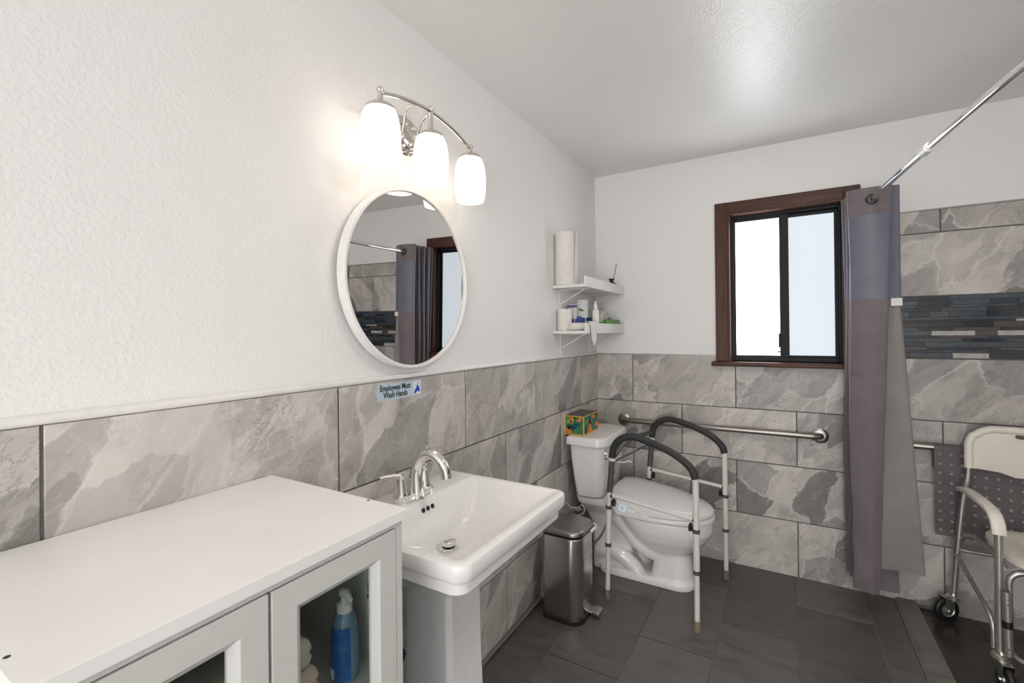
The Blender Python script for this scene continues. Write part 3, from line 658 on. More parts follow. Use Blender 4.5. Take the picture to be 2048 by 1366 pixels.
for s in (-1, 1):
    bowl.tube(spline([(.26, YT+s*.075, .33), (.33, YT+s*.088, .285), (.39, YT+s*.088, .215), (.46, YT+s*.066, .165), (.53, YT+s*.045, .15)], 6), .042, 12)
    bowl.tube(spline([(.16, YT+s*.062, .10), (.24, YT+s*.078, .125), (.31, YT+s*.078, .11), (.37, YT+s*.07, .06), (.39, YT+s*.065, .02)], 6), .045, 12)
    bowl.lathe([(.014, .03), (.014, .052), (.009, .060), (.002, .062)], (.40, YT+s*.100, 0), 12)
bo = ob('bowl', bowl, M['porc'], tl)
rm = bo.modifiers.new('remesh', 'REMESH'); rm.mode = 'VOXEL'; rm.voxel_size = .0055; rm.use_smooth_shade = True
sm = bo.modifiers.new('smooth', 'SMOOTH'); sm.iterations = 7; sm.factor = .5
def tk(i, z, e=0): return rr(.042+i, .242-i+e, YT-.212+i, YT+.212-i, (.02, .05, .05, .02), z, 8)
tank = ob('tank', G().loft([tk(.045, .440), tk(.030, .446), tk(.025, .46), tk(.014, .56), tk(.004, .66), tk(0, .742)]), M['porc'], tl, smooth=40)
def bow(ring, amt): return [(x+amt*max(0, 1-((y-YT)/.22)**2)*(1 if x > .12 else 0), y, z) for x, y, z in ring]
def dense(x0, x1, hy, r, z):
    base = rr(x0, x1, YT-hy, YT+hy, r, z, 8); out = []
    for i, p in enumerate(base):
        out.append(p); n = base[(i+1) % len(base)]; L = (Vector(n)-Vector(p)).length
        if L > .05: out += [tuple(Vector(p).lerp(Vector(n), k/9)) for k in range(1, 9)]
    return out
lidr = [(.032, .246, .222, .740), (.024, .254, .230, .744), (.024, .254, .230, .776), (.027, .251, .227, .785), (.036, .240, .216, .790), (.046, .228, .205, .7895)]
tlid = ob('tank_lid', G().loft([bow(dense(a, b, h, (.018, .055, .055, .018), z), .016) for a, b, h, z in lidr]), M['porc'], tl, smooth=40)
lv = ob('flush_lever', G().lathe([(.016, .0), (.017, .006), (.010, .012), (.008, .024)], (0, 0, 0), 18, 'x').xf(Matrix.Translation((.238, 2.485, .698))).tube([(.263, 2.495, .699), (.266, 2.475, .701), (.267, 2.445, .697), (.266, 2.415, .690)], [.011, .011, .009, .007], 12), M['chrome'], tl, smooth=60)
# bidet seat: housing with control flank, seat ring, lid
ob('seat_ring', G().loft([egg(.30, .778, .188, .371), egg(.285, .785, .194, .376), egg(.285, .785, .194, .392), egg(.295, .777, .188, .399)]), M['seatp'], tl, smooth=50)
hs = G().loft([rr(.235, .42, YT-.19, YT+.19, .03, .432), rr(.232, .42, YT-.195, YT+.195, .03, .44), rr(.240, .41, YT-.188, YT+.188, .035, .474), rr(.255, .39, YT-.16, YT+.16, .03, .487)])
hous = ob('bidet_housing', hs, M['seatp'], tl, smooth=45)
cp = G().loft([[(x, YT-.198+dy, z) for x, z in ((.30, .455), (.40, .445), (.515, .385), (.51, .376), (.31, .382), (.285, .41), (.285, .44))] for dy in (0, .045)])
pan = ob('control_panel', cp, M['seatp'], tl, bevel=.005, seg=3)
ob('indicator_ring', G().tube([(.345+.017*math.cos(a), YT-.1988, .424+.017*math.sin(a)) for a in [2*math.pi*k/24 for k in range(24)]], .0016, 6, closed=True), M['blueglow'], pan, smooth=180)
for k in range(2): ob('indicator_dot', G().lathe([(.003, -.0015), (.003, 0)], (.385+k*.018, YT-.1982, .418-k*.004), 10, 'y'), M['blueglow'], pan)
SL = -.140
ob('seat_lid', G().loft([egg(.262, .772, .186, .4005, rp_=.38), egg(.252, .782, .193, .404, rp_=.38), egg(.252, .782, .194, .488, rp_=.38, zf=SL), egg(.256, .778, .190, .4945, rp_=.38, zf=SL), egg(.268, .762, .176, .498, rp_=.38, zf=SL), egg(.35, .66, .09, .500, rp_=.38, zf=SL)]), M['seatp'], tl, smooth=50)
ob('supply_hose', G().tube(spline([(.06, 2.50, .30), (.10, 2.475, .20), (.16, 2.455, .185), (.22, 2.445, .245), (.262, 2.452, .34), (.275, 2.475, .40)]), .006, 10), M['hose'], tl, smooth=180)
ob('tank_nut', G().lathe([(.020, .405), (.020, .425), (.012, .428), (.012, .446)], (.105, 2.515, 0), 6), M['rubber'], tl)
ob('supply_pipe', G().tube(spline([(.105, 2.515, .41), (.095, 2.51, .33), (.07, 2.50, .27), (.03, 2.49, .24), (.005, 2.49, .235)]), .006, 8), M['hose'], tl, smooth=180)
kc = thing('knotted_cable', 'beige cable tied in a loose knot between bin and toilet tank', 'cable', (.07, 2.44, 0))
ob('cable', G().tube(spline([(.012, 2.40, .43), (.035, 2.42, .40), (.075, 2.45, .365), (.11, 2.44, .375), (.10, 2.41, .395), (.06, 2.41, .385), (.05, 2.44, .36), (.08, 2.46, .375), (.115, 2.45, .40), (.13, 2.44, .37), (.10, 2.43, .345), (.05, 2.42, .33), (.02, 2.40, .20), (.015, 2.38, .004)], 6), .0048, 8), M['cable'], kc, smooth=180)

# tissue box on the tank
tb = thing('tissue_box', 'green jungle-print tissue box with yellow edges lying on the toilet tank', 'tissue box', (.062, 2.585, .7905))
bx0, bx1, by0, by1, bz0, bz1 = .005, .122, 2.465, 2.700, .7906, .900
ob('carton', G().box(bx0, bx1, by0, by1, bz0, bz1), M['teal'], tb)
e = .0055; ed = G(); o_ = .0008
for z in (bz0, bz1-e): ed.box(bx0-o_, bx1+o_, by0-o_, by0, z, z+e).box(bx1, bx1+o_, by0, by1+o_, z, z+e).box(bx0-o_, bx1+o_, by1, by1+o_, z, z+e).box(bx0-o_, bx0, by0, by1, z, z+e)
for x in (bx0-o_, bx1-e): ed.box(x, x+e+o_, by0-o_*1.1, by0, bz0, bz1)
for y in (by0-o_, by1-e): ed.box(bx1, bx1+o_*1.1, y, y+e+o_, bz0, bz1)
ob('border', ed, M['yellow'], tb)
ob('top_print', G().box(bx0+.003, bx1-.003, by0+.003, by1-.003, bz1, bz1+.0006), M['greyp'], tb)
def polyY(pts): return [(bx0+u*.117, by0-.0009, bz0+v*.1094) for u, v in pts]
def polyX(pts): return [(bx1+.0009, by0+u*.235, bz0+v*.1094) for u, v in pts]
def flat(polys):
    g = G()
    for p in polys: g.add(p, [tuple(range(len(p)))])
    return g
for _p in ([polyY(p) for p in ([(.25, .86), (.3, .92), (.42, .93), (.48, .84), (.40, .78), (.28, .79)], [(.58, .80), (.72, .83), (.76, .95), (.88, .93), (.88, .76), (.76, .68), (.62, .74)], [(.06, .12), (.10, .38), (.22, .40), (.34, .20), (.45, .10), (.2, .07)])]
    + [polyX(p) for p in ([(.48, .78), (.55, .92), (.72, .88), (.80, .74), (.66, .70)], [(.72, .30), (.80, .52), (.95, .40), (.97, .18), (.8, .16)], [(.2, .05), (.38, .55), (.48, .40), (.58, .08)])]): ob('print', flat([_p]), M['orange'], tb)
for _p in ([polyY(p) for p in ([(.06, .75), (.12, .92), (.24, .92), (.20, .78)], [(.78, .42), (.92, .62), (.95, .4)], [(.48, .10), (.54, .34), (.62, .1)])] + [polyX(p) for p in ([(.05, .6), (.1, .82), (.28, .84), (.34, .62), (.2, .5)], [(.62, .08), (.9, .12), (.94, .24)], [(.82, .6), (.92, .92), (.97, .6)])]): ob('print', flat([_p]), M['green'], tb)
for _p in ([polyY(p) for p in ([(.08, .42), (.3, .52), (.6, .40), (.5, .30), (.2, .28)], [(.3, .93), (.6, .95), (.56, .88)], [(.46, .56), (.7, .6), (.68, .5), (.5, .5)])] + [polyX(p) for p in ([(.30, .55), (.42, .90), (.48, .6), (.56, .3), (.45, .5)], [(.06, .1), (.06, .44), (.16, .42), (.2, .1)], [(.9, .86), (.97, .94), (.97, .7)])]): ob('print', flat([_p]), M['navy'], tb)
ob('lettering', text_geo('KT', .036, (bx0+.036, by0-.0013, bz0+.062), (1, 0, 0), (0, 0, 1), .02), M['yellow'], tb)
ob('lettering', flat([polyX(p) for p in ([(.40, .46), (.40, .70), (.53, .70), (.53, .46)],)]), M['yellow'], tb)
ob('fine_print', flat([polyY([(.62, v), (.86, v), (.86, v+.035), (.62, v+.035)]) for v in (.10, .17, .24, .31)]), M['green'], tb)

# ============================================================ TOILET SAFETY FRAME
ca, sa = math.cos(R_(7)), math.sin(R_(7))
def F(x, y, z): return (.306+x*ca+y*sa, 2.307-x*sa+y*ca, z)
sfm = thing('toilet_safety_frame', 'white tubular toilet safety frame with dark foam arms standing round the toilet', 'safety frame', F(.22, .28, 0))
def rx(z): return .0+.013*z/.5 if z < .5 else .013+.022*(z-.5)/.23
armp = [(.035, .735), (.043, .785), (.073, .828), (.122, .853), (.18, .853), (.26, .833), (.34, .806), (.40, .772), (.436, .735), (.448, .70)]
for side, y in enumerate((0, .562)):
    caps = (M['rubber'], M['rubberb']) if side == 0 else (M['rubber'], M['rubber'])
    ob('leg_tube', G().tube([F(rx(z), y, z) for z in (.03, .28, .56)], .0122, 14), M['whitetube'], sfm, smooth=40)
    ob('leg_tube', G().tube([F(rx(z), y, z) for z in (.28, .4, .545)], .0142, 14), M['whitetube'], sfm, smooth=40)
    ob('leg_tube', G().tube([F(.450, y, .03), F(.450, y, .27)], .0125, 14).tube([F(.450, y, .268), F(.449, y, .71)], .0145, 14), M['whitetube'], sfm, smooth=40)
    ob('rear_sleeve', G().tube([F(rx(z), y, z) for z in (.555, .60, .72)], .0155, 14), M['greyp'], sfm, smooth=40)
    ob('sleeve_ring', G().tube([F(.0345, y, .718), F(.035, y, .74)], .0165, 14), M['whitetube'], sfm, smooth=40)
    ob('foam_arm', G().tube(spline([F(x, y, z) for x, z in armp], 6), .0178, 16), M['foam'], sfm, smooth=60)
    for x, z in ((rx(.28), .28), (rx(.475), .475), (.45, .27), (.45, .46)):
        ob('collar', G().tube([F(x, y, z-.009), F(x, y, z+.009)], .0162, 14), M['greyp'], sfm, smooth=40)
    ob('rubber_foot', G().tube([F(0, y, 0), F(0, y, .01), F(0, y, .046)], [.0175, .018, .0152], 14), caps[0], sfm, smooth=40)
    ob('rubber_foot', G().tube([F(.45, y, 0), F(.45, y, .01), F(.45, y, .048)], [.0175, .019, .0155], 14), caps[1], sfm, smooth=40)
    yi = y
    ob('side_rail', G().tube([F(.022, yi, .538), F(.448, yi, .508)], .0095, 12), M['whitetube'], sfm, smooth=40)
    for x, z, s in ((.040, .502, -1), (.425, .472, -1)):
        kn = G()
        kn.tube([F(x-.03 if x < .2 else x+.024, yi, z), F(x, yi, z)], .005, 8)
        for k in range(5):
            a = 2*math.pi*k/5
            kn.tube([F(x-.006, yi+.013*math.cos(a), z+.013*math.sin(a)), F(x+.006, yi+.013*math.cos(a), z+.013*math.sin(a))], .0075, 8)
        kn.tube([F(x-.007, yi, z), F(x+.007, yi, z)], .012, 10)
        ob('clamp_knob', kn, M['blackp'], sfm, smooth=50)
    for x in (.026, .443): ob('rail_end', G().tube([F(x-.008, yi, .536 if x < .2 else .508), F(x+.008, yi, .536 if x < .2 else .508)], .0115, 10), M['blackp'], sfm, smooth=40)
    for z in (.66, .61): ob('snap_button', G().lathe([(.005, 0), (.005, .006), (.002, .008)], (0, 0, 0), 8, 'x').xf(Matrix.Translation(F(rx(z)+.012, y, z))), M['blackp'], sfm, smooth=40)
ob('rear_bar', G().tube(spline([F(.032, .0, .728), F(.030, .06, .742), F(.026, .15, .770), F(.024, .22, .780), F(.024, .36, .779), F(.028, .47, .770), F(.032, .562, .764)], 6), .0128, 12), M['greyp'], sfm, smooth=60)
ob('rear_rod', G().tube([F(.03, .02, .705), F(.03, .55, .700)], .005, 8).tube([F(.03, .52, .700), F(.03, .55, .700)], .0075, 8), M['greyp'], sfm, smooth=60)
ob('paper_hook', G().tube(spline([F(.04, .05, .70), F(.075, .05, .705), F(.105, .055, .715), F(.115, .055, .708)], 5), .0035, 8), M['white'], sfm, smooth=60)

# ============================================================ GRAB BARS
def grab(name, label, x0, x1, z, loc):
    t = thing(name, label, 'grab bar', loc); yo = D-.042
    ob('bar', G().tube(spline([(x0, D-.006, z), (x0, D-.03, z), (x0+.012, yo+.006, z), (x0+.035, yo, z)], 5) + spline([(x1-.035, yo, z), (x1-.012, yo+.006, z), (x1, D-.03, z), (x1, D-.006, z)], 5), .0165, 16), M['grab'], t, smooth=60)
    for x in (x0, x1): ob('flange', G().lathe([(.040, -.0045), (.040, -.009), (.034, -.013), (.019, -.014)], (x, D, z), 28, 'y'), M['grab'], t, smooth=40)
    return t
grab('grab_bar', 'long steel grab bar on the tile wall behind the toilet frame', .190, 1.277, .803, (.73, D, .76))
grab('grab_bar', 'steel grab bar inside the shower with a bumpy mat hung over it', 1.62, 2.33, .803, (1.98, D, .76))
# bath mat hung on the shower bar
bm_ = thing('bath_mat', 'translucent grey bubble bath mat hanging from the shower grab bar', 'bath mat', (2.02, D-.08, .39))
x0, x1 = 1.735, 2.30; ys = D-.0615
prof = [(ys-.001, .385), (ys, .60), (ys, .803), (ys+.005, .815), (ys+.0195, .8225), (ys+.034, .815), (ys+.039, .803), (ys+.041, .70)]
ob('sheet', G().loft([[(x, y, z) for y, z in prof] + [(x, y+(.0012 if i < 3 else -.0005), z-(.0012 if 2 < i < 7 else 0)) for i, (y, z) in reversed(list(enumerate(prof)))] for x in (x0, x1)]), M['mat'], bm_, smooth=40)
cups = G()
for i in range(14):
    for j in range(9):
        cups.lathe([(.0085, 0), (.0078, -.003), (.005, -.0055), (.0015, -.0065)], (x0+.02+i*.0405, ys-.001, .410+j*.0455), 8, 'y', cap0=False)
bb = ob('bubble', cups, M['bubble'], bm_, smooth=180); bb['kind'] = 'stuff'

# ============================================================ SHOWER ROD AND CURTAIN
ZR2 = 2.0
rod = thing('shower_rod', 'curved chrome shower curtain rod running from the back wall', 'curtain rod', (1.5, 2.0, ZR2))
rp = spline([(1.452, 3.005, ZR2), (1.462, 2.90, ZR2), (1.478, 2.758, ZR2), (1.502, 2.435, ZR2), (1.539, 2.077, ZR2), (1.573, 1.76, ZR2), (1.600, 1.556, ZR2), (1.655, 1.20, ZR2), (1.76, .88, ZR2), (1.98, .66, ZR2), (2.22, .60, ZR2), (XR-.004, .595, ZR2)], 8)
far = [p for p in rp if p.y >= 2.09]; near = [p for p in rp if p.y < 2.14]
ob('wall_flange', G().lathe([(.032, -.0005), (.032, -.008), (.018, -.02), (.014, -.03)], (XR, .595, ZR2), 24, 'x'), M['chrome'], rod, smooth=40)
ob('outer_tube', G().tube(far, .0128, 16), M['chrome'], rod, smooth=60)
ob('inner_tube', G().tube(near, .0106, 16), M['chrome'], rod, smooth=60)
ob('coupling', G().tube([(1.5345, 2.115, ZR2), (1.5405, 2.062, ZR2)], .0165, 18), M['white'], rod, smooth=40)
ob('flange', G().lathe([(.032, -.0005), (.032, -.008), (.018, -.02), (.016, -.03)], (1.452, D, ZR2), 24, 'y'), M['chrome'], rod, smooth=40)
sc_ = thing('shower_curtain', 'gathered violet-grey shower curtain with mesh top and grey liner on the rod', 'curtain', (1.48, 2.86, .12))
ZC0, ZC1 = .125, 2.058
def curtain_path(z):
    t = (ZC1-z)/(ZC1-ZC0)
    a = .092-.004*t
    xr, yr = 1.553-.062*t, 2.752+.004*math.sin(3*z)
    pts = [(xr, yr), (xr-.012, yr-.006), (1.47-.015*t, 2.742), (1.405, 2.757), (1.392+.006*math.sin(5*z), 2.775)]
    for k in range(4):
        y = 2.797+k*.050; dx = .010*math.sin(2.3*k+1)+.006*math.sin(4*z+k)
        pts += [(1.46, y), (1.545, y+.010), (1.562+.012*t, y+.018), (1.545, y+.026), (1.46, y+.031), (1.402+dx, y+.034), (1.388+dx, y+.043), (1.402+dx, y+.050)]
    pts += [(1.47, 3.0), (1.54, 3.002)]
    return pts
def sheet(zs, path, th=.0014, n=5):
    rings = []
    for z in zs:
        P = spline([(x, y, z) for x, y in path(z)], n); m = len(P); off = []
        for i in range(m):
            d = (P[min(i+1, m-1)]-P[max(i-1, 0)]); nn = Vector((-d.y, d.x, 0)); nn = nn.normalized() if nn.length > 1e-9 else Vector((0, 1, 0)); off.append(P[i]+nn*th)
        rings.append(P+list(reversed(off)))
    return G().loft(rings)
lin_z = lambda a, b, n: [a+(b-a)*k/n for k in range(n+1)]
ob('header_band', sheet(lin_z(1.93, ZC1, 4), curtain_path, .002), M['curt1'], sc_, smooth=70)
ob('mesh_panel', sheet(lin_z(1.525, 1.93, 10), curtain_path), M['curt2'], sc_, smooth=70)
def lower(z):
    t = (1.525-z)/1.4
    return [(x+.0022*math.sin(23*z+x*60)*t, y+.004*math.sin(17*z+x*40+y*30)*t) for x, y in curtain_path(z)]
ob('lower_panel', sheet(lin_z(ZC0, 1.53, 44), lower), M['curt1'], sc_, smooth=70)
def liner(z):
    t = max(0, (1.53-z)/1.28)
    xr = 1.553-.062*(ZC1-z)/(ZC1-ZC0); x1 = 1.583+.075*t
    return [(xr-.004, 2.7585), (xr+.006, 2.764), ((xr+x1)/2, 2.772+.006*t*math.sin(9*z)), (x1-.008, 2.770), (x1, 2.778), (x1-.02, 2.79), (1.56, 2.795)]
ob('liner', sheet(lin_z(.245, 1.53, 26), liner, .0012), M['curt3'], sc_, smooth=70)
ob('end_hem', sheet(lin_z(1.53, ZC1, 14), lambda z: [(1.553-.062*(ZC1-z)/(ZC1-ZC0)+.002, 2.757), (1.565, 2.762), (1.580, 2.764), (1.584, 2.772), (1.575, 2.785)], .0014), M['curt2'], sc_, smooth=70)
ob('white_tag', G().loft([[(1.545, 2.7535, z), (1.588, 2.7605, z), (1.588, 2.763, z), (1.545, 2.757, z)] for z in (1.492, 1.528)]), M['white'], sc_)
for k in range(5):
    y = 2.7425+k*.048
    ob('grommet', G().tube([(1.478-.0004*k+.021*math.cos(a), y, ZR2+.021*math.sin(a)) for a in [2*math.pi*j/24 for j in range(24)]], .0055, 8, closed=True), M['darkglass'], sc_, smooth=180)

# ============================================================ CORNER SHELVES
def shelf(label, zt, loc):
    t = thing('wall_shelf', label, 'shelf', loc)
    ob('board', G().box(.001, .187, 2.322, D-.006, zt-.016, zt), M['white'], t, bevel=.002)
    ob('front_lip', G().box(.1875, .1985, 2.322, D-.006, zt-.016, zt+.042), M['white'], t, bevel=.002)
    for y in (2.42, 2.88):
        b = ob('bracket', G().box(.001, .007, y-.009, y+.009, zt-.135, zt-.0165).box(.007, .17, y-.009, y+.009, zt-.020, zt-.0165), M['white'], t)
        ob('brace', G().tube([(.005, y, zt-.10), (.15, y, zt-.020)], .004, 8), M['white'], b, smooth=60)
    return t
shelf('upper white wall shelf with front lip, holding a paper towel roll', 1.645, (.1, 2.67, 1.51))
shelf('lower white wall shelf with front lip, crowded with toiletries', 1.392, (.1, 2.67, 1.257))
ZU, ZL = 1.6455, 1.3925
pt = thing('paper_towel_roll', 'standing white paper towel roll on the upper shelf', 'paper towel', (.0625, 2.376, ZU))
ob('roll', G().lathe([(.019, ZU), (.060, ZU), (.0615, ZU+.004), (.0615, ZU+.292), (.060, ZU+.295), (.019, ZU+.295)], (.0625, 2.376, 0), 40), M['paper'], pt, smooth=40)
ob('loose_sheet', G().loft([[(.125, 2.385, z), (.130-.006*(1-(z-ZU)/.295), 2.370, z), (.133-.010*(1-(z-ZU)/.295), 2.346, z), (.1325-.010*(1-(z-ZU)/.295), 2.346, z), (.1295-.006*(1-(z-ZU)/.295), 2.370, z), (.1245, 2.385, z)] for z in (ZU+.002, ZU+.15, ZU+.294)]), M['paper'], pt, smooth=60)
ob('core', G().lathe([(.0185, ZU), (.0185, ZU+.294)], (.0625, 2.376, 0), 24), M['card'], pt, smooth=40)
df = thing('reed_diffuser', 'small black glass reed diffuser with wooden sticks on the upper shelf', 'diffuser', (.150, 2.905, ZU))
ob('bottle', G().lathe([(.030, ZU), (.031, ZU+.003), (.031, ZU+.045), (.026, ZU+.055), (.013, ZU+.062), (.0125, ZU+.074), (.018, ZU+.075), (.018, ZU+.084), (.010, ZU+.085)], (.150, 2.905, 0), 24), M['darkglass'], df, smooth=40)
for dx, dy in ((.035, .0), (.030, .016), (.038, -.012)):
    ob('reed', G().tube([(.148, 2.905, ZU+.01), (.150+dx, 2.905+dy, ZU+.180)], .0018, 6), M['amber'], df, smooth=60)
wbx = thing('paper_box', 'small low white carton on the upper shelf behind the paper towels', 'box', (.09, 2.56, ZU))
ob('carton', G().box(.03, .145, 2.50, 2.62, ZU+.0003, ZU+.030), M['white'], wbx, bevel=.002)
ob('flap', G().box(.03, .10, 2.502, 2.575, ZU+.030, ZU+.034), M['paper'], wbx)
# lower shelf contents
tr = thing('toilet_roll', 'upright white toilet paper roll at the near end of the lower shelf', 'toilet paper', (.043, 2.390, ZL))
ob('roll', G().lathe([(.016, ZL), (.039, ZL), (.040, ZL+.003), (.040, ZL+.119), (.039, ZL+.122), (.016, ZL+.122)], (.043, 2.390, 0), 36), M['paper'], tr, smooth=40)
ob('core', G().lathe([(.0158, ZL), (.0158, ZL+.1215)], (.043, 2.390, 0), 20), M['card'], tr, smooth=40)
def rolled(x, y, z, r, L, ang, t):
    m = Matrix.Translation((x, y, z)) @ Matrix.Rotation(ang, 4, 'Z')
    ob('roll', G().lathe([(r*.42, 0), (r*.97, 0), (r, .003), (r, L-.003), (r*.97, L), (r*.42, L)], (0, 0, 0), 28, 'x').xf(m), M['paper'], t, smooth=40)
    ob('core', G().lathe([(r*.40, .002), (r*.40, L-.002)], (0, 0, 0), 16, 'x').xf(m), M['white'], t, smooth=40)
gz = thing('gauze_roll', 'thin white rolled wipe lying beside the toilet roll on the lower shelf', 'roll', (.14, 2.37, ZL))
rolled(.095, 2.346, ZL+.0222, .0220, .110, R_(55), gz)
def carton(label, x0, x1, y0, y1, h, body, band, b0, b1, top=None, name='carton_box', cat='box', group=None, letters=None):
    t = thing(name, label, cat, ((x0+x1)/2, (y0+y1)/2, ZL), group)
    ob('carton', G().box(x0, x1, y0, y1, ZL+.0003, ZL+h), body, t, bevel=.001)
    ob('printed_band', G().box(x0+.004, x1-.004, y0-.0006, y0+.0002, ZL+h*b0, ZL+h*b1).box(x1-.0002, x1+.0006, y0+.003, y1-.003, ZL+h*b0, ZL+h*b1), band, t)
    if top: ob('printed_cap', G().box(x0-.0006, x1+.0006, y0-.0006, y1+.0006, ZL+h*.88, ZL+h*.97), top, t)
    if letters: ob('lettering', text_geo(letters, .016, ((x0+x1)/2, y0-.0009, ZL+h*.60), (1, 0, 0), (0, 0, 1), .01), M['signink'], t)
    return t
carton('white and purple medicine carton on the lower shelf', .014, .058, 2.50, 2.535, .155, M['white'], M['purple'], .04, .46, M['purple'])
cb2 = carton('tall white carton with blue base and green leaf on the lower shelf', .046, .098, 2.575, 2.615, .186, M['white'], M['bluep'], .05, .42)
ob('leaf_print', flat([[(x-.066, 2.5740, z) for x, z in ((.117, ZL+.120), (.122, ZL+.135), (.140, ZL+.130), (.160, ZL+.118), (.140, ZL+.116))]]), M['green'], cb2)
carton('small dark blue carton between the taller cartons on the lower shelf', .030, .076, 2.538, 2.568, .085, M['bluep'], M['navy'], .1, .4)
carton('small dark blue carton against the tall white carton on the lower shelf', .100, .124, 2.60, 2.66, .078, M['navy'], M['bluep'], .2, .6)
sp = thing('lotion_bottle', 'white nozzle bottle standing behind the lip of the lower shelf', 'bottle', (.160, 2.66, ZL))
SXp, SYp = .160, 2.575
sp.location = (SXp, SYp-.03, ZL); ORG[sp] = Vector(sp.location)
def ell(cx, cy, rx_, ry_, z, n=24): return [(cx+rx_*math.cos(2*math.pi*k/n), cy+ry_*math.sin(2*math.pi*k/n), z) for k in range(n)]
spx, spy = .1700, 2.545
ob('bottle', G().loft([ell(spx, spy, .0185, .013, ZL), ell(spx, spy, .0195, .014, ZL+.005), ell(spx, spy, .0195, .014, ZL+.115), ell(spx, spy, .017, .012, ZL+.122), ell(spx, spy, .009, .009, ZL+.124)]), M['white'], sp, smooth=50)
ob('nozzle_cap', G().lathe([(.0105, ZL+.122), (.0105, ZL+.150), (.006, ZL+.156), (.005, ZL+.172), (.002, ZL+.174)], (spx, spy, 0), 18), M['white'], sp, smooth=40)
def lump(name, label, cat, c, r, mat, seed, group=None):
    rnd = random.Random(seed); bm2 = bmesh.new(); bmesh.ops.create_icosphere(bm2, subdivisions=3, radius=1)
    ph = [rnd.random()*6 for _ in range(6)]
    g = G(); vs = []
    for v in bm2.verts:
        d = v.co; f = 1+.20*math.sin(5*d.x+ph[0])*math.sin(4*d.y+ph[1])+.20*abs(math.sin(7*d.y+ph[2]+3*d.x))*math.cos(6*d.z+ph[3])+.13*abs(math.sin(11*d.x+ph[4]+9*d.z))-.08
        z = c[2]+r[2]*max(-1, d.z*f); z = max(z, c[2]-r[2])
        vs.append((c[0]+r[0]*d.x*f, c[1]+r[1]*d.y*f, z))
    g.add(vs, [tuple(v.index for v in f.verts) for f in bm2.faces]); bm2.free()
    return tag(ob(name, g, mat, smooth=180, org=(c[0], c[1], c[2]-r[2])), label, cat, group)
lump('plastic_bag', 'crumpled cloudy plastic bag heaped at the corner end of the lower shelf', 'plastic bag', (.085, 2.860, ZL+.068), (.052, .105, .067), M['bag'], 4)
wp = thing('wipes_pack', 'flat green and white wipes packet along the shelf lip near the plastic bag', 'wipes', (.176, 2.86, ZL))
ob('packet', G().loft([rr(.163, .184, 2.70, 2.97, .008, ZL+.0003), rr(.161, .186, 2.695, 2.975, .009, ZL+.035), rr(.164, .184, 2.70, 2.97, .008, ZL+.070)]), M['green'], wp, smooth=50)
ob('blue_seal', G().box(.166, .180, 2.755, 2.80, ZL+.0695, ZL+.078), M['bluep'], wp, bevel=.002)
tsu = G(); ty = 2.425
rows_ = [(.172, .058, .0480), (.192, .062, .0475), (.2010, .060, .0465), (.2040, .050, .020), (.2045, .040, -.02), (.204, .028, -.05), (.2035, .006, -.082)]
tsu.loft([[(x, ty-w+.006*math.sin(i), ZL+h), (x+.006, ty-w*.3, ZL+h+.004), (x+.001, ty+w*.2, ZL+h), (x+.007, ty+w*.6, ZL+h+.003), (x, ty+w, ZL+h), (x-.0012, ty+w*.98, ZL+h-.0012), (x+.0055, ty+w*.6, ZL+h+.001), (x-.0005, ty+w*.2, ZL+h-.0012), (x+.0045, ty-w*.3, ZL+h+.002), (x-.0012, ty-w*.98, ZL+h-.0012)] for i, (x, w, h) in enumerate(rows_)])
tag(ob('paper_tissue', tsu, M['paper'], smooth=40, org=(.2, ty, ZL-.07)), 'white paper tissue draped over the lip of the lower shelf', 'tissue')

